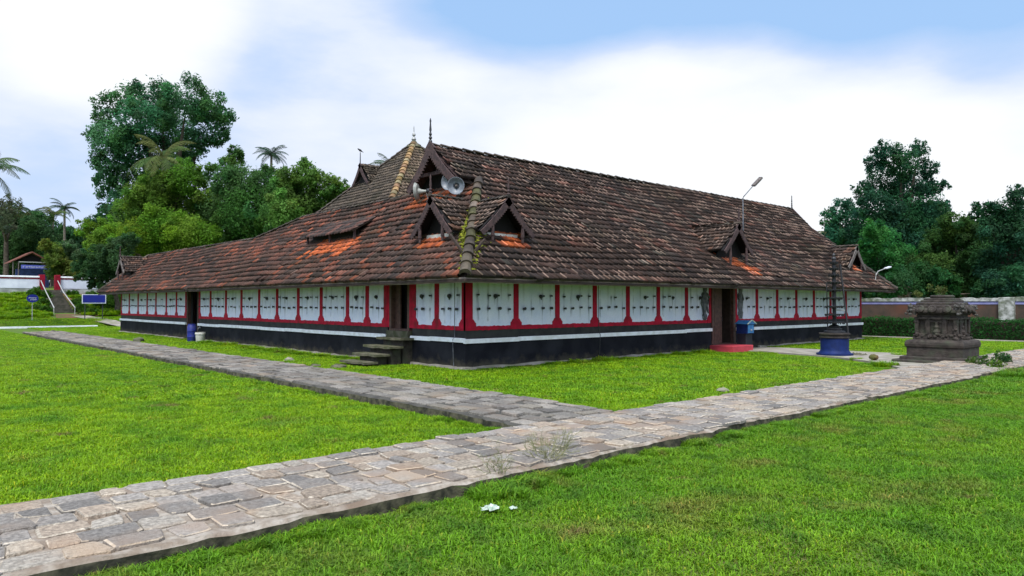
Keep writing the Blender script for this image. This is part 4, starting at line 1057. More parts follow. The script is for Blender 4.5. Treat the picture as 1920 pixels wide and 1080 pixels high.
def altar():
    cx, cy = 10.80, -6.88
    t = thing('stone_altar', (cx, cy, 0), 'dark carved granite altar with stepped base and crumbling cornice', 'stone altar')
    def sq(h, z0, z1, m, b=.02): m.bevbox(cx - h, cx + h, cy - h, cy + h, z0, z1, b)
    m = MB(); sq(.95, -.02, .115, m, .03); m.build('base_slab', M['stone_black'], t)
    m = MB(); sq(.80, .117, .20, m, .03); m.build('plinth_step', M['stone_black'], t)
    m = MB(); sq(.665, .202, .43, m, .012); m.build('plinth_block', M['stone_black'], t)
    m = MB()                                    # rounded torus course
    prof = [(.67, .432), (.695, .46), (.705, .52), (.695, .58), (.665, .625), (.58, .645)]
    vs = [(cx + sx * h, cy + sy * h, z) for h, z in prof for sx, sy in ((-1, -1), (1, -1), (1, 1), (-1, 1))]
    fs = [(i * 4 + k, i * 4 + (k + 1) % 4, i * 4 + 4 + (k + 1) % 4, i * 4 + 4 + k) for i in range(5) for k in range(4)] + [(20, 21, 22, 23), (3, 2, 1, 0)]
    m.add(vs, fs); m.build('rounded_course', M['stone_black'], t)
    m = MB(); sq(.55, .647, .72, m); sq(.50, .722, .80, m); sq(.43, .802, 1.18, m, .01); sq(.52, 1.182, 1.24, m); sq(.47, 1.242, 1.32, m)
    for sx, sy in ((-1, -1), (1, -1), (1, 1), (-1, 1)):
        m.box(*sorted((cx + sx * .42, cx + sx * .51)), *sorted((cy + sy * .42, cy + sy * .51)), .802, 1.18)
    for d in (-1, 1):
        for k in (-.2, .2):
            m.box(*sorted((cx + d * .432, cx + d * .50)), cy + k - .05, cy + k + .05, .802, 1.179); m.box(cx + k - .05, cx + k + .05, *sorted((cy + d * .432, cy + d * .50)), .802, 1.179)
        m.box(*sorted((cx + d * .432, cx + d * .475)), cy - .28, cy + .28, 1.10, 1.16); m.box(cx - .28, cx + .28, *sorted((cy + d * .432, cy + d * .475)), 1.10, 1.16)
    m.build('carved_body', M['stone_black'], t)
    r = np.random.default_rng(5)                # figures and knots of carving on the sides
    for d in ((-1, 0), (0, -1)):
        m = MB()
        for k in range(46):
            s = r.uniform(-.52, .52); z = r.choice([r.uniform(.65, .80), r.uniform(.65, .8), r.uniform(1.0, 1.2), r.uniform(.85, 1.0)]); o = .475 if z > .8 else .545
            if abs(s) < .4 and z > .8 and r.random() < .7: continue
            p = Vector((cx + d[0] * o + (s if d[0] == 0 else 0), cy + d[1] * o + (s if d[1] == 0 else 0), z)); q = r.uniform(.02, .055)
            m.lathe(p, [(q * .3, -q), (q, -q * .3), (q * .9, q * .4), (q * .2, q)], 6, Vector((d[0] + r.normal(0, .5), d[1] + r.normal(0, .5), r.normal(0, .6))))
        m.build('carving', M['stone_black'], t)['kind'] = 'stuff'
        p = Vector((cx + d[0] * .45, cy + d[1] * .45, .80)); m = MB(); m.lathe(p, [(.09, 0), (.10, .05), (.055, .12), (.07, .18), (.035, .24), (.045, .29), (.01, .34)], 10); m.build('carved_figure', M['stone_black'], t, smooth=True)
    m = MB(); sq(.54, 1.322, 1.36, m, .02); sq(.60, 1.362, 1.48, m, .06); sq(.53, 1.482, 1.55, m, .02); sq(.48, 1.552, 1.63, m, .03); sq(.40, 1.632, 1.69, m, .02); sq(.34, 1.692, 1.74, m, .02)
    m.lathe((cx, cy, 1.742), [(.27, 0), (.29, .02), (.29, .06), (.25, .08)], 24); m.build('cornice', M['stone_black'], t)
    for sx, sy in ((-1, -1), (1, -1), (-1, 1)):      # broken, lichened corner ornaments
        m = MB()
        for k in range(28):
            p = Vector((cx + sx * (.57 + r.normal(0, .05)), cy + sy * (.57 + r.normal(0, .05)), 1.44 + r.normal(0, .08))); q = r.uniform(.02, .05)
            m.lathe(p, [(q * .3, -q), (q, -q * .2), (q * .8, q * .5), (q * .1, q)], 6, (r.normal(0, 1), r.normal(0, 1), r.normal(0, 1)))
        m.build('corner_ornament', M['lichen_stone'], t)['kind'] = 'stuff'
    for d in ((-1, 0), (0, -1)):
        for s in (-.3, .05, .35):
            p = Vector((cx + d[0] * .60 + (s if d[0] == 0 else 0), cy + d[1] * .60 + (s if d[1] == 0 else 0), 1.46)); MB().lathe(p, [(.11, -.02), (.11, .015), (.07, .04), (.06, .03), (.01, .035)], 12, Vector((d[0], d[1], .5))).build('rosette', M['stone_black'], t, smooth=True)
altar()

def vessels():
    t = thing('plastic_drum', (-.55, 17.75, 0), 'tall blue plastic drum standing before the far left doorway', 'drum')
    MB().lathe((-.55, 17.75, 0), [(.17, 0), (.18, .02), (.18, .2), (.188, .22), (.18, .24), (.18, .45), (.188, .47), (.18, .49), (.175, .66), (.14, .70)], 20).build('body', M['plastic_blue'], t, smooth=True)
    MB().lathe((-.55, 17.75, .70), [(.15, 0), (.15, .04), (.13, .045)], 20).build('lid', M['plastic_blue'], t, smooth=True)
    t = thing('paint_bucket', (-.44, 17.05, 0), 'white plastic bucket standing beside the blue drum', 'bucket')
    MB().lathe((-.44, 17.05, 0), [(.155, 0), (.165, .02), (.185, .33), (.205, .335), (.205, .37), (.19, .40), (.2, .40), (.2, .42), (.18, .42), (.165, .12)], 22).build('body', M['plastic_white'], t, smooth=True)
    MB().tube([(-.44 + .2 * math.cos(a), 17.05 + .2 * math.sin(a) * .15 - .2 * 0, .38 - .16 * math.sin(a)) for a in np.linspace(0, math.pi, 12)], .005, 5).build('handle', M['galv'], t)
    t = thing('water_tap', (-.06, 18.25, .55), 'small metal tap on the plinth near the far left doorway', 'tap')
    MB().tube([(-.02, 18.25, .56), (-.12, 18.25, .56), (-.14, 18.25, .50)], .016, 6).build('spout', M['galv'], t)
    MB().tube([(-.07, 18.25, .56), (-.07, 18.25, .62)], .012, 6).build('valve', M['galv'], t)
vessels()

def boulder(p, s, label, m='mossy', group=None, flat=.7, seed=1):
    r = np.random.default_rng(seed); vs = []; n, k = 7, 12
    for i in range(n):
        th = math.pi * i / (n - 1)
        for j in range(k):
            ph = 2 * math.pi * j / k; q = s * (1 + r.normal(0, .10)); vs.append((p[0] + q * math.sin(th) * math.cos(ph), p[1] + q * math.sin(th) * math.sin(ph), p[2] + s * flat * .35 + q * math.cos(th) * flat))
    fs = [(i * k + j, i * k + k + j, i * k + k + (j + 1) % k, i * k + (j + 1) % k) for i in range(n - 1) for j in range(k)]
    b = MB(); b.add(vs, fs); return tag(b.build('boulder', M[m], smooth=True), label, 'stone', group)
boulder((-2.3, 18.8, 0), .22, 'rounded mossy boulder lying in grass before the far end of the left wall', seed=1)
boulder((-2.0, 5.3, 0), .13, 'small pale stone in grass between grey walk and left wall', 'concrete', seed=2)
boulder((.8, -6.45, .02), .11, 'small brown stone in the lawn before the front wall', 'concrete', seed=3, flat=.45)
boulder((-2.0, 2.5, 0), .2, 'rough mossy block at the foot of the slab steps', seed=4, flat=.4)
boulder((-2.3, 3.3, 0), .25, 'flat slab stone between the grey walk and slab steps', seed=5, flat=.22)
boulder((-3.3, 30.9, 0), .2, 'lone stone near the far end of the grey walk', seed=6)
boulder((9.9, -5.45, .1), .12, 'reddish loose stone on the left corner of the altar base', 'earth', seed=7)

def litter():
    r = np.random.default_rng(12)
    for (x, y, s, lab) in ((-7.15, -9.42, .075, 'larger crumpled scrap of white plastic on the foreground grass'), (-7.0, -9.50, .032, 'smaller white plastic scrap beside the larger one in the grass')):
        n = 9; vs = [(x + s * (i / (n - 1) - .5) * 2 + r.normal(0, s * .12), y + s * (j / (n - 1) - .5) * 1.6 + r.normal(0, s * .12),   .035 + abs(r.normal(0, s * .16)) + s * .45 * math.exp(-((i - 4) ** 2 + (j - 4) ** 2) / 8)) for j in range(n) for i in range(n)]
        fs = [(j * n + i, j * n + i + 1, j * n + n + i + 1, j * n + n + i) for j in range(n - 1) for i in range(n - 1) if (i - 4) ** 2 + (j - 4) ** 2 < 19 + r.normal(0, 4)]
        b = MB(); b.add(vs, fs); tag(b.build('plastic_scrap', M['paper']), lab, 'litter')
litter()

def dry_weed(x, y, z, h, n, spread, label, seed, leafy=False):
    r = np.random.default_rng(seed); b = MB()
    def branch(p, d, ln, rad, lv):
        q = p + d * ln; b.tube([p, p + d * ln * .5 + Vector(r.normal(0, ln * .06, 3)), q], [rad, rad * .8, rad * .55], 4)
        if lv > 0:
            for _ in range(r.integers(2, 5)):
                nd = (d + Vector(r.normal(0, .45, 3))).normalized(); nd.z = abs(nd.z); branch(p + d * ln * r.uniform(.45, 1), nd, ln * r.uniform(.45, .75), rad * .62, lv - 1)
    for i in range(n):
        a = r.uniform(0, 6.28); d = Vector((math.cos(a) * spread, math.sin(a) * spread, 1)).normalized(); branch(Vector((x + r.normal(0, .05), y + r.normal(0, .03), z)), d, h * r.uniform(.4, .62), .0045, 3)
    return tag(b.build('dry_weed', M['dry']), label, 'weed')
dry_weed(-5.85, -8.72, .04, .46, 14, .8, 'dry twiggy weed at the edge of the paved walk', 31)
dry_weed(-6.55, -8.82, .04, .30, 6, .35, 'shorter dry weed left of the bushy one at the edge of the paved walk', 32)

# ------------------------------------------------------------------ sanctum behind
def sanctum():
    cx, cy, h, ze, za = 11.2, 18.8, 3.72, 6.40, 10.25
    t = thing('sanctum', (cx, cy, 0), 'square sanctum with steep pyramid roof and yellow hip rising behind the hall', 'shrine')
    b = MB(); b.box(cx - 2.9, cx + 2.9, cy - 2.9, cy + 2.9, 0, ze + .4); b.build('wall', M['whitewall'], t)
    s = (za - ze) / h
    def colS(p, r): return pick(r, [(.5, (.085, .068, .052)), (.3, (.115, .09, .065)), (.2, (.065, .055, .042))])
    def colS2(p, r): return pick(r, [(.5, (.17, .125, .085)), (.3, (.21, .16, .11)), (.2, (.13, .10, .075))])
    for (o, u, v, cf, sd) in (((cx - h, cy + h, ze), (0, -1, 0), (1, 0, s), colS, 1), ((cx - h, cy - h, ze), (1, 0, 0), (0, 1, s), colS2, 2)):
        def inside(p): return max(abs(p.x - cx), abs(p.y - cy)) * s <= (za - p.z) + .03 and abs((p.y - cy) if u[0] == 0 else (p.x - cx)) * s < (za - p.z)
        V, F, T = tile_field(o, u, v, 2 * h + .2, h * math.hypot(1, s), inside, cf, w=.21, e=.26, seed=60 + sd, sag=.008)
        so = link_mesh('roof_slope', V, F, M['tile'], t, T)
    b = MB(); ap = (cx, cy, za - .03)
    cs = [(cx - h, cy - h, ze - .03), (cx + h, cy - h, ze - .03), (cx + h, cy + h, ze - .03), (cx - h, cy + h, ze - .03)]
    b.add([ap] + cs, [(0, 1, 2), (0, 2, 3), (0, 3, 4), (0, 4, 1), (4, 3, 2, 1)]); b.build('roof_core', M['soffit'], t)
    b = MB(); k = h + .05                           # flared lower eave course
    for i in range(4):
        a, c_ = Vector(cs[i]), Vector(cs[(i + 1) % 4]); o_ = ((a + c_) / 2 - Vector((cx, cy, ze - .03))).normalized()
        b.add([a + Vector((0, 0, .06)), c_ + Vector((0, 0, .06)), c_ + (c_ - Vector((cx, cy, c_.z))).normalized() * .25 - Vector((0, 0, .06)), a + (a - Vector((cx, cy, a.z))).normalized() * .25 - Vector((0, 0, .06))], [(0, 3, 2, 1)])
        b.beam(a + Vector((0, 0, -.16)), c_ + Vector((0, 0, -.16)), .12, .16)
    b.build('eave_course', M['soffit'], t)  # dark colour painted in for the shadow band under the eave
    yel = [(.27, .18, .07), (.33, .215, .10), (.22, .13, .07), (.30, .245, .14)]
    cap_line((cx - h, cy - h, ze + .05), (cx, cy, za), 18, .15, .02, M['tile'], 'hip_cap', t, yel, 4)
    cap_line((cx - h, cy + h, ze + .05), (cx, cy, za), 18, .10, .02, M['tile'], 'hip_cap', t, capc, 5)
    cap_line((cx + h, cy - h, ze + .05), (cx, cy, za), 18, .10, .02, M['tile'], 'hip_cap', t, capc, 6)
    MB().lathe((cx, cy, za - .25), [(.42, 0), (.36, .08), (.22, .22), (.14, .34), (.10, .36)], 20).build('apex_cap', M['mossy'], t, smooth=True)
    MB().lathe((cx, cy, za + .08), [(.06, 0), (.10, .04), (.13, .12), (.10, .20), (.05, .24), (.05, .28), (.10, .34), (.09, .42), (.04, .47), (.03, .52), (.03, .75), (.008, .85)], 16).build('finial', M['galv'], t, smooth=True)
    # its gablet on the left slope
    gx, gy = cx - 2.45, 20.2; out = Vector((-1, 0, 0)); c = Vector((gx, gy, 8.0)); hw = .85; ap = c + Vector((0, 0, 1.0))
    surf = lambda p: ze + s * (p.x - (cx - h))
    Vs = []; Fs = []; Ts = []; n0 = 0
    for sgn in (-1, 1):
        ft = c + Vector((0, sgn * hw, 0))
        V, F, T = tile_field(ft + out * .04, -out, ap - ft, 1.8, (ap - ft).length, lambda p: p.z > surf(p) - .03 and (p.y - gy) * sgn > -.02, colS, w=.18, e=.19, seed=80 + sgn, sag=.004)
        if len(V): Vs.append(V); Fs.append(F + n0); Ts.append(T); n0 += len(V)
    g = link_mesh('gablet', np.concatenate(Vs), np.concatenate(Fs), M['tile'], t, np.concatenate(Ts))
    b = MB(); b.prism([c + Vector((.25, -hw, -.2)), c + Vector((.25, hw, -.2)), ap + Vector((.25, 0, -.05))], (.03, 0, 0)); b.build('gablet_back', M['dark'], g)
    for sgn in (-1, 1): bargeboard(ap + Vector((0, 0, .06)), c + Vector((0, sgn * hw, -.08)), out, .2, False, parent=g)
    MB().tube([ap, ap + Vector((0, 0, .62))], [.03, .02], 6).build('finial', M['iron'], g)
    return ap + Vector((0, 0, .62))
bp = sanctum()
def bird(p):
    t = tag(MB().lathe(p + Vector((0, -.02, .09)), [(.008, -.17), (.03, -.10), (.055, -.02), (.06, .04), (.045, .09), (.035, .12), (.042, .15), (.035, .185), (.012, .21), (.004, .26)], 10, (-.3, .8, .55)).build('crow', M['bird'], smooth=True), 'black crow perched on the slim finial of the sanctum gablet', 'bird')
    b = MB(); q = p + Vector((0, -.02, .09)); b.prism([q + Vector((.01, -.10, -.04)), q + Vector((.04, -.26, -.14)), q + Vector((-.03, -.26, -.14))], (0, 0, .012)); b.build('tail', M['bird'], t)
bird(bp)

# ------------------------------------------------------------------ compound walls, hedge, left bank
def right_wall():
    t = thing('compound_wall', (28, -5, 0), 'brown compound wall with lavender band and lichened coping behind a hedge', 'wall')
    y0, y1 = -32, 28
    MB().box(28.0, 28.4, y0, y1, -.1, 1.56).build('wall_face', M['brown_wall'], t)
    MB().box(27.98, 28.42, y0, y1, 1.562, 1.70).build('painted_band', M['lav'], t)
    r = np.random.default_rng(3); n = 240; ys = np.linspace(y0, y1, n)
    b = MB(); b.strip([(27.93, y, 1.86 + r.normal(0, .018)) for y in ys], [(27.93, y, 1.703) for y in ys], (.56, 0, 0)); b.build('coping', M['lichen_wall'], t)
    for y in (-4.15, -12, 12): MB().bevbox(27.78, 28.0, y - .3, y + .3, -.1, 1.88, .02).build('pier', M['lichen_wall'], t)
right_wall()
def leaf_mesh(pts, nrm, size, tints, name, parent, m=None):
    """one diamond leaf per point; pts (n,3), nrm (n,3)"""
    n = len(pts); r = rng
    a = r.normal(0, 1, (n, 3)); a -= nrm * np.sum(a * nrm, 1, keepdims=True); a /= np.linalg.norm(a, axis=1, keepdims=True) + 1e-9
    b = np.cross(nrm, a); s = size[:, None]
    fold = nrm * s * .18
    V = np.stack([pts - a * s, pts - b * s * .42 + fold, pts + a * s, pts + b * s * .42 + fold], 1).reshape(-1, 3)
    F = np.arange(n * 4).reshape(n, 4)
    return link_mesh(name, V, F, m or M['leaf'], parent, tints)
def crown_arrays(clusters, leaf, base, dens=26, seed=0, cvar=.25, up=.35, squash=1.0, hollow=0):
    r = np.random.default_rng(seed); P = []; Nn = []; S = []; T = []
    full = []
    for (c, rad) in clusters:
        full.append((c, rad * .84, 1.0)); k = 15
        for q in range(k):
            dv = r.normal(0, 1, 3); dv /= np.linalg.norm(dv); f = r.uniform(.15, .34)
            full.append((np.array(c) + dv * rad * r.uniform(.68, 1.08), rad * f, 1.0))
    for (c, rad, dm) in full:
        n = int(dens * .72 * dm * (rad / leaf) ** 2)
        tint = np.array(base) * r.uniform(1 - cvar, 1 + cvar) * np.array([r.uniform(.8, 1.25), 1, r.uniform(.7, 1.3)])
        d = r.normal(0, 1, (n, 3)); d /= np.linalg.norm(d, axis=1, keepdims=True)
        # lobed surface: sub-clumps
        k = max(8, int(rad * 12)); lob = r.normal(0, 1, (k, 3)); lob /= np.linalg.norm(lob, axis=1, keepdims=True)
        g = np.max(d @ lob.T, axis=1)
        rr = rad * (r.random(n) ** .38) * (.70 + .42 * np.clip((g - .55) / .45, 0, 1)) * (1 + .12 * np.abs(r.normal(0, 1, n)))
        p = d * rr[:, None] * np.array([1, 1, squash]) + np.array(c)
        nm = d * .6 + r.normal(0, .6, (n, 3)) + np.array([0, 0, up]); nm /= np.linalg.norm(nm, axis=1, keepdims=True)
        P.append(p); Nn.append(nm); S.append(leaf * r.uniform(.55, 1.3, n)); T.append(tint * r.uniform(.55, 1.5, n)[:, None])
    P, Nn, S, T = np.concatenate(P), np.concatenate(Nn), np.concatenate(S), np.concatenate(T)
    if hollow:
        w_ = leaf * 7; ph = r.uniform(0, 6.28, 6)
        h = np.sin(P[:, 0] / w_ + ph[0]) * np.sin(P[:, 1] / w_ + ph[1]) * np.sin(P[:, 2] / w_ * 1.3 + ph[2]) + .6 * np.sin(P[:, 0] / w_ * 2.3 + ph[3]) * np.sin(P[:, 2] / w_ * 2.1 + ph[4])
        k = h < hollow
        P, Nn, S, T = P[k], Nn[k], S[k], T[k]
    return P, Nn, S, T
def tree(name, label, d, trunk_px, ground_z, cl, leaf, base, seed, group, dens=26, limbs=True, tr=.28, cvar=.25, depthvar=.6, cat='tree'):
    """cl = (px, py, radius px) clusters seen from the standpoint; spread in depth by depthvar"""
    r = np.random.default_rng(seed); leaf *= .50; base = tuple(np.array(base) * (np.array((1.62, 1.42, 1.2 if base[2] > .025 else 2.0)) if 'rise' in group else np.array((1.6, 1.5, 1.08))))
    tb = at(trunk_px, 560, d + 1.2); tb.z = ground_z
    t = thing(name, tb, label, cat, group)
    C = []
    for (px, py, rp) in cl:
        rad = rp * d / FPX; C.append((at(px, py, d + r.uniform(-1, 1) * depthvar * rad * 2), rad))
    P, Nn, S, T = crown_arrays(C, leaf, base, dens, seed, cvar, hollow=.78)
    ok = P[:, 2] > ground_z - .2
    leaf_mesh(P[ok], Nn[ok], S[ok], T[ok], 'crown', t)
    b = MB(); zs = [c.z for c, _ in C]; zm = ground_z + (min(zs) - ground_z) * .75 + .1
    hub = Vector((tb.x, tb.y, max(zm, ground_z + 1)))
    b.tube([tb - Vector((0, 0, .3)), tb.lerp(hub, .5) + Vector((r.normal(0, .15), r.normal(0, .15), 0)), hub], [tr * 1.5, tr * 1.1, tr * .9], 9)
    for c, rad in sorted(C, key=lambda q: -q[1])[:9]:
        b.tube([hub - Vector((0, 0, .2)), hub.lerp(c, .5) + Vector((0, 0, rad * .15)), c - (c - hub) * .12], [tr * .6, tr * .38, tr * .10], 6)
    b.build('trunk', M['trunk'], t)
    return t
GL = 'trees on the rise beyond the left wing'
GR = 'trees beyond the right compound wall'
DG = (.036, .118, .052); MG = (.048, .125, .016); LG = (.085, .17, .012); BG = (.018, .070, .045); OG = (.05, .10, .018)
tree('tall_tree', 'tallest dark tree with a broad flat-topped crown against the sky at left', 76, 318, 3.3,
     [(300, 188, 42), (245, 190, 36), (205, 195, 26), (350, 192, 40), (395, 200, 34), (420, 222, 24), (190, 225, 18), (262, 225, 44), (325, 235, 48), (385, 245, 36), (205, 262, 38), (178, 258, 18), (412, 255, 17), (250, 275, 40), (310, 285, 44), (362, 275, 30), (190, 300, 24), (215, 322, 30), (200, 352, 24), (250, 335, 36), (300, 330, 36), (340, 310, 26), (182, 335, 10), (228, 378, 26)],
     .34, DG, 21, GL, dens=17, tr=.7, cvar=.35)
tree('leafy_tree', 'yellow-green tree in front of the tall dark tree, drooping crown', 66, 300, 3.0,
     [(300, 355, 42), (345, 335, 34), (265, 375, 38), (330, 395, 55), (390, 365, 34), (245, 410, 40), (385, 420, 46), (290, 440, 55), (350, 455, 50)], .26, (.066, .15, .014), 22, GL, tr=.3)
tree('leafy_tree', 'dark leafy tree with a pointed shoot left of the far palm', 64, 470, 3.0,
     [(442, 285, 14), (438, 305, 22), (420, 335, 30), (455, 345, 36), (500, 345, 36), (410, 385, 40), (470, 400, 55), (530, 385, 40), (440, 440, 45), (510, 430, 45)], .26, (.036, .105, .030), 23, GL, tr=.3)
tree('leafy_tree', 'light green rounded tree beside the sanctum roof slope', 58, 570, 2.6,
     [(540, 340, 30), (575, 330, 30), (572, 308, 13), (610, 345, 28), (640, 355, 16), (560, 375, 44), (610, 385, 36), (530, 400, 36), (585, 415, 40), (625, 370, 22)], .25, (.072, .165, .022), 24, GL, tr=.3)
tree('leafy_tree', 'bright green low tree just above the left end of the hall roof', 62, 300, 2.9,
     [(300, 430, 42), (255, 445, 36), (345, 440, 40), (210, 440, 30), (190, 460, 30), (385, 445, 30), (235, 480, 30), (290, 470, 34), (170, 430, 22)], .22, (.085, .19, .012), 25, GL, tr=.25)
tree('drooping_tree', 'dark tree with hanging twigs over the left wing end and blue board', 53, 216, .5,
     [(205, 480, 24), (185, 500, 22), (225, 490, 22), (205, 518, 17), (165, 482, 22), (230, 460, 26), (182, 526, 13), (162, 518, 12), (150, 500, 16), (190, 536, 9), (172, 534, 8), (145, 520, 7)], .18, (.030, .080, .018), 26, GL, tr=.16)
tree('leafy_tree', 'dark spreading tree behind the small shed at far left', 72, 25, 3.3,
     [(25, 428, 40), (-30, 430, 45), (70, 440, 36), (20, 475, 45), (80, 475, 38), (-20, 490, 40), (110, 485, 30), (60, 420, 22), (5, 410, 24)], .28, (.030, .085, .018), 27, GL, tr=.35)
tree('leafy_tree', 'thin airy tree against the sky at the far left edge', 66, 10, 3.0,
     [(15, 385, 22), (35, 400, 16), (-10, 400, 26), (5, 415, 24)], .24, (.05, .075, .045), 28, GL, dens=9, tr=.2)
tree('leafy_tree', 'low dark green tree in the gap behind the two thin palms', 88, 125, 3.3,
     [(100, 440, 24), (130, 450, 26), (160, 450, 26), (150, 480, 30), (60, 420, 24), (180, 420, 20)], .34, (.026, .085, .035), 29, GL, tr=.3)
tree('umbrella_tree', 'small tree with bluish layered foliage above the stair', 66, 132, 3.1,
     [(132, 465, 14), (118, 475, 12), (148, 478, 12), (135, 486, 14)], .2, (.05, .11, .055), 30, GL, tr=.12)
tree('leafy_tree', 'olive green shrubby tree right of the small shed', 63, 105, 3.0,
     [(105, 470, 18), (100, 490, 16), (118, 500, 18), (100, 510, 15), (140, 505, 20), (160, 512, 18), (85, 462, 12)], .18, (.075, .125, .014), 31, GL, tr=.12)
tree('tall_tree', 'tallest blue-green tree with a pointed crown at right', 50, 1690, 0,
     [(1658, 282, 20), (1722, 284, 22), (1640, 305, 20), (1690, 308, 34), (1740, 318, 20), (1650, 340, 34), (1705, 350, 46), (1620, 362, 18), (1752, 350, 16), (1770, 345, 8), (1640, 385, 34), (1690, 395, 50), (1745, 390, 34), (1610, 375, 9), (1660, 435, 44), (1720, 440, 44), (1780, 352, 5), (1595, 352, 5)], .22, (.018, .070, .046), 32, GR, dens=17, tr=.4, cvar=.35)
tree('leafy_tree', 'smaller blue-green tree left of the tall pointed one', 54, 1580, 0,
     [(1580, 400, 26), (1560, 415, 22), (1605, 410, 22), (1560, 440, 22), (1590, 440, 26), (1620, 430, 22), (1580, 470, 26)], .24, (.022, .09, .055), 33, GR, dens=18, tr=.2)
tree('leafy_tree', 'mid green tree standing above the right roof corner', 46, 1650, 0,
     [(1640, 440, 26), (1665, 455, 30), (1632, 470, 24), (1650, 500, 34), (1690, 495, 34), (1630, 515, 24), (1670, 535, 26)], .2, (.026, .12, .040), 34, GR, tr=.2)
tree('leafy_tree', 'dull olive tree between the tall tree and the right edge', 46, 1800, 0,
     [(1790, 430, 34), (1830, 440, 30), (1760, 450, 30), (1790, 480, 44), (1840, 490, 40), (1750, 500, 36), (1800, 525, 34), (1850, 540, 26)], .2, (.030, .078, .026), 35, GR, tr=.22)
tree('leafy_tree', 'dark blue-green tree cut by the right edge of the view', 42, 1900, 0,
     [(1905, 365, 20), (1885, 395, 26), (1850, 395, 16), (1830, 390, 10), (1920, 410, 34), (1880, 430, 40), (1930, 460, 50), (1880, 490, 44), (1920, 530, 40), (1870, 540, 30)], .2, (.018, .068, .042), 36, GR, dens=20, tr=.22)
tree('leafy_tree', 'dark low tree filling the space behind the stone altar', 42, 1730, 0,
     [(1720, 520, 34), (1760, 530, 30), (1690, 530, 26), (1780, 545, 20), (1640, 545, 20), (1840, 548, 20)], .19, (.020, .072, .030), 37, GR, tr=.18)

def wood(name, label, spans_, d, leaf, base, seed, zmin):
    r = np.random.default_rng(seed); C = []
    for (x0, x1, ytop, ybot) in spans_:
        for k in range(int((x1 - x0) / 26)):
            px = x0 + (k + .5) * 26 + r.normal(0, 6)
            for py in np.arange(ytop, ybot, 30): C.append((at(px, py + r.normal(0, 6), d + r.uniform(-3, 3)), 24 * d / FPX))
    P, Nn, S, T = crown_arrays(C, leaf, base, 16, seed, .35)
    ok = P[:, 2] > zmin
    o = leaf_mesh(P[ok], Nn[ok], S[ok], T[ok], name, None); return tag(o, label, 'wood', None, 'stuff')
wood('distant_wood', 'far-off mass of dark trees behind the left rise', [(-120, 90, 430, 560), (90, 190, 455, 560), (190, 660, 400, 560)], 95, .45, (.028, .075, .028), 51, 2.5)
wood('distant_wood', 'dense dark woodland mass behind the right wall', [(1560, 2080, 440, 575), (1680, 1800, 400, 440), (1800, 2080, 420, 440)], 62, .32, (.016, .052, .026), 52, .0)

def palm(label, base, top, fl, nf, seed, col=(.05, .10, .03), tr=.14, droop=1.0, group='coconut palms', w=.75):
    r = np.random.default_rng(seed); base, top = Vector(base), Vector(top)
    t = thing('coconut_palm', base, label, 'palm', group)
    mid = base.lerp(top, .5) + Vector((r.normal(0, .2), r.normal(0, .2), 0))
    MB().tube([base - Vector((0, 0, .3)), base.lerp(mid, .5), mid, mid.lerp(top, .5), top], [tr * 1.4, tr * 1.1, tr, tr * .9, tr * .85], 9).build('trunk', M['palmtrunk'], t)
    V = []; F = []; T = []; n0 = 0
    for i in range(nf):
        a = 2 * math.pi * i / nf + r.normal(0, .2); el = r.uniform(-.35, 1.15); L_ = fl * r.uniform(.8, 1.1)
        h = Vector((math.cos(a), math.sin(a), 0)); p = top.copy(); ang = el; seg = 16; pts = []
        for k in range(seg + 1):
            pts.append(p.copy()); d = h * math.cos(ang) + Vector((0, 0, math.sin(ang))); p = p + d * (L_ / seg); ang -= droop * r.uniform(.08, .13) * (1 if k > 2 else .4)
        sd = h.cross(Vector((0, 0, 1)))
        c = np.array(col) * r.uniform(.7, 1.5) * np.array([r.uniform(.8, 1.6), 1, 1])
        for k in range(1, seg + 1):
            for sub in (0, .5):
                q = pts[k - 1].lerp(pts[k], sub); d = (pts[k] - pts[k - 1]).normalized(); ll = w * fl * .26 * math.sin(math.pi * min(1, (k + sub) / (seg + 2) + .08)) ** .6
                for s in (-1, 1):
                    e_ = q + (sd * s * .8 + d * .45 + Vector((0, 0, -.55 + r.normal(0, .12)))).normalized() * ll; wd = d * (fl * .012)
                    V += [tuple(q - wd), tuple(q + wd), tuple(e_ + wd * .3), tuple(e_ - wd * .3)]; F.append((n0, n0 + 1, n0 + 2, n0 + 3)); T.append(c * r.uniform(.7, 1.3)); n0 += 4
        for k in range(seg):
            q0, q1 = pts[k], pts[k + 1]; wv = Vector((0, 0, fl * .008)); V += [tuple(q0 - wv), tuple(q1 - wv), tuple(q1 + wv), tuple(q0 + wv)]; F.append((n0, n0 + 1, n0 + 2, n0 + 3)); T.append(np.array((.14, .15, .05))); n0 += 4
    link_mesh('crown', V, np.array(F), M['leaf'], t, np.array(T))
    return t
def palm_at(label, px, py, d, gz, fl, nf, seed, col=(.05, .10, .03), lean=0, **k):
    top = at(px, py, d); base = Vector((top.x + lean, top.y + lean * .3, gz)); return palm(label, base, top, fl, nf, seed, col, **k)
palm_at('coconut palm with pale fronds in front of the tall dark tree', 306, 295, 66, 3.0, 3.7, 18, 61, (.085, .15, .045), w=.8)
palm_at('dark round-headed palm on the skyline right of the tall dark tree', 509, 290, 74, 3.0, 2.1, 22, 62, (.022, .06, .035))
palm_at('taller of the two thin palms in the gap at left', 121, 390, 84, 3.3, 2.0, 18, 63, (.03, .075, .035))
palm_at('shorter thin palm with yellowish fronds beside the taller one in the gap', 100, 402, 76, 3.2, 1.9, 15, 64, (.07, .11, .03))
palm_at('small dark palm left of the two thin palms in the gap', 62, 402, 90, 3.3, 2.0, 16, 65, (.022, .065, .035))
palm_at('coconut palm with drooping grey-green fronds at the far left edge', -28, 318, 44, .8, 2.7, 16, 66, (.08, .125, .06), w=.8)
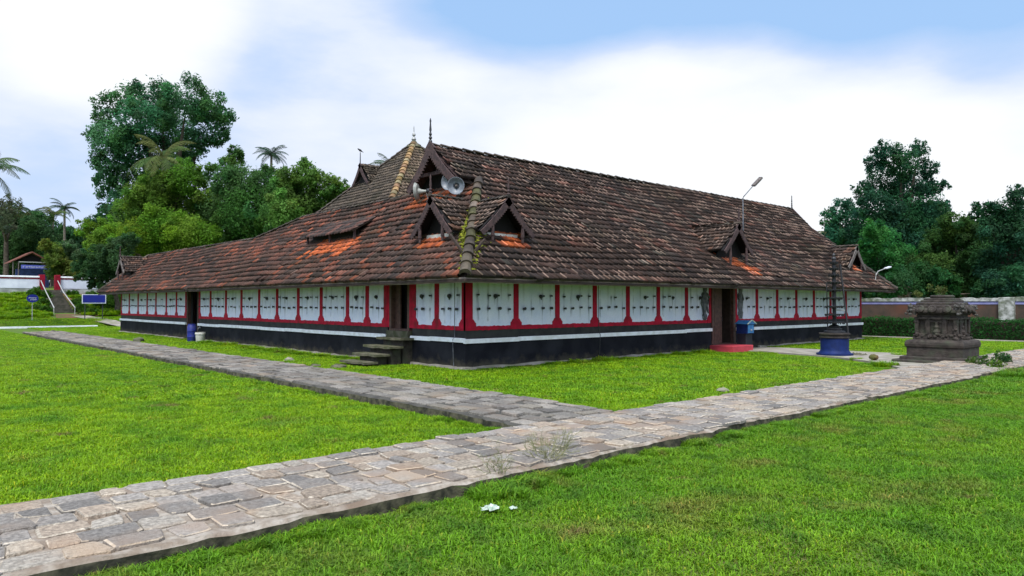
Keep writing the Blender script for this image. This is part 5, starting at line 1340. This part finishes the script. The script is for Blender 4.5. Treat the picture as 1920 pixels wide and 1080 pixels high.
palm_at('palm whose frond tips show beside the sanctum roof', 735, 318, 68, 0, 2.6, 14, 67, (.06, .11, .06))
palm_at('pale drooping palm between the right roof end and the blue-green trees', 1562, 440, 58, 0, 2.2, 14, 68, (.10, .13, .06))

def hedge():
    r = np.random.default_rng(71); n = 26000
    y = r.uniform(-16, 14, n); s = r.random(n)
    x = np.where(s < .55, 25.35 + r.normal(0, .06, n), r.uniform(25.3, 26.6, n)); z = np.where(s < .55, r.uniform(.05, .88, n), .86 + r.normal(0, .05, n) + .05 * np.sin(y * 3))
    P = np.stack([x, y, z], 1); Nn = np.stack([np.where(s < .55, -1, 0) + r.normal(0, .5, n), r.normal(0, .5, n), np.where(s < .55, .1, 1) + r.normal(0, .4, n)], 1); Nn /= np.linalg.norm(Nn, axis=1, keepdims=True)
    t = thing('clipped_hedge', (25.9, -1, 0), 'long clipped dark green hedge before the brown compound wall', 'hedge')
    leaf_mesh(P, Nn, r.uniform(.03, .075, n), np.array([.020, .085, .016]) * r.uniform(.5, 1.6, n)[:, None], 'foliage', t)
    MB().box(25.5, 26.5, -16, 14, 0, .80).build('branches', M['soffit'], t)
hedge()

def left_bank():
    t = thing('compound_wall', (-12, 53, 2), 'white compound wall with a red stripe and stained footing on the left rise', 'wall')
    def seg(x0, x1):
        MB().box(x0, x1, 53.0, 53.35, 1.4, 2.78).build('stained_base', M['oldwall'], t)
        MB().box(x0, x1, 52.98, 53.37, 2.782, 3.50).build('white_face', M['whitewall'], t)
        MB().box(x0, x1, 52.96, 53.39, 3.502, 3.62).build('red_stripe', M['red_dark'], t)
        MB().bevbox(x0, x1, 52.92, 53.43, 3.622, 3.74, .03).build('coping', M['ledge'], t)
    seg(-3.2, -.62); seg(.72, 9.5)
    seg(-24, -3.22)
    for x in (-.45, .60):
        MB().bevbox(x - .17, x + .17, 52.8, 53.45, 2.55, 3.85, .03).build('gate_pier', M['red_dark'], t); MB().box(x - .175, x + .175, 52.79, 53.46, 2.40, 2.548).build('pier_foot', M['whitewall'], t)
    t = thing('stone_stairway', (.1, 50, 0), 'dark stone stairway with rails climbing to the gap in the white wall', 'stairway')
    n = 12; b = MB()
    for i in range(n):
        y0 = 46.6 + i * .53; z = .85 + i * .165; b.box(-.55, .70, y0, y0 + .56, z - .5, z)
    b.build('step_flight', M['step'], t)
    MB().prism([(-.8, 44.9, .55), (.95, 44.9, .55), (.75, 46.6, .80), (-.6, 46.6, .80)], (0, 0, .04)).build('landing', M['earth'], t)
    for xa, xb in ((-.55, -.72), (.58, .58)):
        MB().tube([(xa, 52.9, 3.42), (xa - .02, 50.4, 2.45), (xb, 46.3, 1.28)], .035, 6).build('rail', M['galv'], t)
        MB().tube([(xb, 46.4, .7), (xb, 46.4, 1.30)], .03, 6).build('rail_post', M['galv'], t)
    # shed with banner
    t = thing('roofed_shed', (.1, 60, 3), 'small tile-roofed shed with blue front behind the white wall', 'shed')
    b = MB(); b.prism([(-1.5, 61.2, 5.2), (.08, 61.2, 6.15), (1.6, 61.2, 5.2), (1.6, 61.2, 5.12), (.08, 61.2, 6.03), (-1.5, 61.2, 5.12)], (0, 4, 0)); b.build('roof', mat('shed_tile', (.22, .07, .045), (.10, .05, .04), 8, .8, .5, 20), t)
    MB().prism([(-1.3, 61.6, 5.25), (1.4, 61.6, 5.25), (.08, 61.6, 5.95)], (0, .05, 0)).build('gable_shade', M['dark'], t)
    for x in (-1.3, -.9, 1.5): MB().tube([(x, 61.3, 3), (x, 61.3, 5.16)], .045, 8).build('post', M['grey_wood'], t)
    MB().box(-1.0, 1.5, 62.2, 62.4, 3.0, 4.62).build('shutter', mat('blue_shutter', (.05, .075, .22), (.035, .05, .15), 4, .6), t)
    MB().beam((-.9, 61.25, 5.2), (1.35, 61.25, 5.2), .08, .08).build('cross_beam', M['galv'], t)
    bn = MB().box(-.75, 1.55, 61.1, 61.13, 4.62, 4.95).build('banner', mat('banner_blue', (.10, .12, .42), (.07, .09, .34), 3, .7), t)
    r = np.random.default_rng(2); g = MB(); x = -.6
    while x < 1.4:                              # a line of white lettering, too small to read
        w = r.uniform(.05, .1); g.tube([(x + w * .5 + w * .45 * math.cos(a), 61.09, 4.76 + .05 * math.sin(a)) for a in np.linspace(.4, r.uniform(4, 6), 8)], .013, 4); x += w + (.05 if r.random() < .8 else .15)
    g.build('lettering', M['sign_white'], bn)
    # round blue notice on a post
    gz = bank_h(-2.35, 44)
    t = thing('notice_sign', (-2.36, 44, gz), 'blue oval sign with white lettering on a thin post on the grassy bank', 'sign')
    MB().tube([(-2.36, 44.05, gz - .2), (-2.36, 44.05, 1.75)], .025, 6).build('post', M['galv'], t)
    bo = MB(); bo.prism([(-2.36 + .34 * math.cos(a) , 43.99, 1.94 + .27 * math.sin(a)) for a in np.linspace(0, 2 * math.pi, 24, endpoint=False)], (0, .03, 0)); bo = bo.build('board', M['sign_blue'], t)
    g = MB()
    for (z, x0, x1) in ((1.97, -2.58, -2.12), (1.85, -2.48, -2.14)):
        x = x0
        while x < x1:
            w = r.uniform(.05, .075); g.tube([(x + w * .5 + w * .42 * math.cos(a), 43.98, z + .03 * math.sin(a)) for a in np.linspace(.3, r.uniform(4.4, 6), 8)], .009, 4); x += w + .015
    g.build('lettering', M['sign_white'], bo)
    t = thing('notice_board', (1.3, 44, .5), 'rectangular blue board with white border near the left end of the hall', 'sign')
    MB().box(.55, 2.05, 44.0, 44.03, 1.60, 2.24).build('border', M['sign_white'], t)
    bd = MB().box(.60, 2.0, 43.985, 43.998, 1.66, 2.2).build('board', M['sign_blue'], t)
    for x in (.75, 1.85): MB().tube([(x, 44.06, .2), (x, 44.06, 2.2)], .03, 6).build('post', M['iron'], t)
    b = MB(); vs = [(x, y, bank_h(x, y) + .02 + .05 * math.sin(x * 3 + y * 2) ** 2) for y in (45.6, 46.6, 47.6, 48.6, 49.8, 51, 52, 52.95) for x in (.85, 1.5, 2.2, 3, 3.8, 4.6)]
    b.add(vs, [(j * 6 + i, j * 6 + i + 1, j * 6 + 7 + i, j * 6 + 6 + i) for j in range(7) for i in range(5)]); tag(b.build('earth_bank', M['earth'], smooth=True), kind='structure')
left_bank()
def bushes():
    # undergrowth on the bank
    def on_bank(px, y):
        d = (y - CAMLOC.y) / (FH.y - RT.y * (960 - px) / FPX); p = CAMLOC + FH * d + RT * (d * (px - 960) / FPX); return Vector((p.x, y, bank_h(p.x, y)))
    spec = [(72, 51.2, .75, 'leafy bush left of the stair rail, below the red gate pier'), (80, 49.3, .5, 'leafy bush between the oval sign and the stair rail'), (68, 48.2, .5, 'low creeping bush behind the oval sign'), (84, 47.6, .38, 'small bush hugging the foot of the left stair rail'),
            (146, 49.8, .5, 'low dark shrub beside the right stair rail, halfway up'), (153, 47.6, .55, 'low dark shrub at the right foot of the stairway'), (168, 46.6, .45, 'tangled shrub under the left end of the blue board'), (206, 48.5, .85, 'tall shrub between the blue board and the hall corner'), (190, 46.2, .5, 'yellowish shrub below the right end of the blue board'), (139, 52.2, .4, 'small bush beside the top of the right stair rail'), (218, 50.5, .9, 'shrub half hidden behind the left end of the hall'), (176, 51.8, .45, 'small shrub on top of the red earth behind the blue board')]
    for k, (px, yy, rad, lab) in enumerate(spec):
        g0 = on_bank(px, yy); gz = g0.z; c = Vector((g0.x, g0.y, gz + rad * .35))
        t = thing('bush', (c.x, c.y, gz), lab, 'bush', 'bushes on the bank')
        rr = np.random.default_rng(90 + k); C = [(c + Vector((rr.normal(0, rad * .5), rr.normal(0, rad * .5), rr.normal(0, rad * .22))), rad * rr.uniform(.35, .6)) for _ in range(11)]
        P, Nn, S, T = crown_arrays(C, .085, (.05, .13, .014), 20, 90 + k, .3); leaf_mesh(P, Nn, S, T, 'foliage', t)
        MB().tube([(c.x, c.y, gz - .1), (c.x, c.y, c.z)], .03, 5).build('stem', M['trunk'], t)
    # leafy weeds by the altar and by the path
    for k, (x, y, z, rad, lab, col) in enumerate([(9.75, -8.1, .16, .26, 'leafy weed at the front corner of the altar', (.06, .12, .025)), (10.6, -8.25, .22, .22, 'dark leafy weed at the right foot of the altar', (.035, .085, .02)), (9.0, -8.55, .12, .2, 'low grassy weed on the edge of the walk by the altar', (.08, .16, .02)), (10.95, -6.75, 1.95, .17, 'fern-like plant growing on top of the altar', (.09, .12, .03)), (11.1, -6.2, 1.88, .12, 'small sprig on the left top edge of the altar', (.09, .12, .03))]):
        t = thing('weed', (x, y, max(0, z - .2)), lab, 'weed', 'weeds by the altar'); rr = np.random.default_rng(120 + k)
        C = [(Vector((x + rr.normal(0, rad * .7), y + rr.normal(0, rad * .7), z + rr.normal(0, rad * .25))), rad * rr.uniform(.4, .7)) for _ in range(6)]
        P, Nn, S, T = crown_arrays(C, .04, col, 9, 120 + k, .3, up=.8); leaf_mesh(P, Nn, S, T, 'foliage', t)
        b = MB()
        for q in range(5): b.tube([(x, y, max(0, z - rad)), tuple(C[q][0])], .004, 4)
        b.build('stem', M['dry'], t)
bushes()
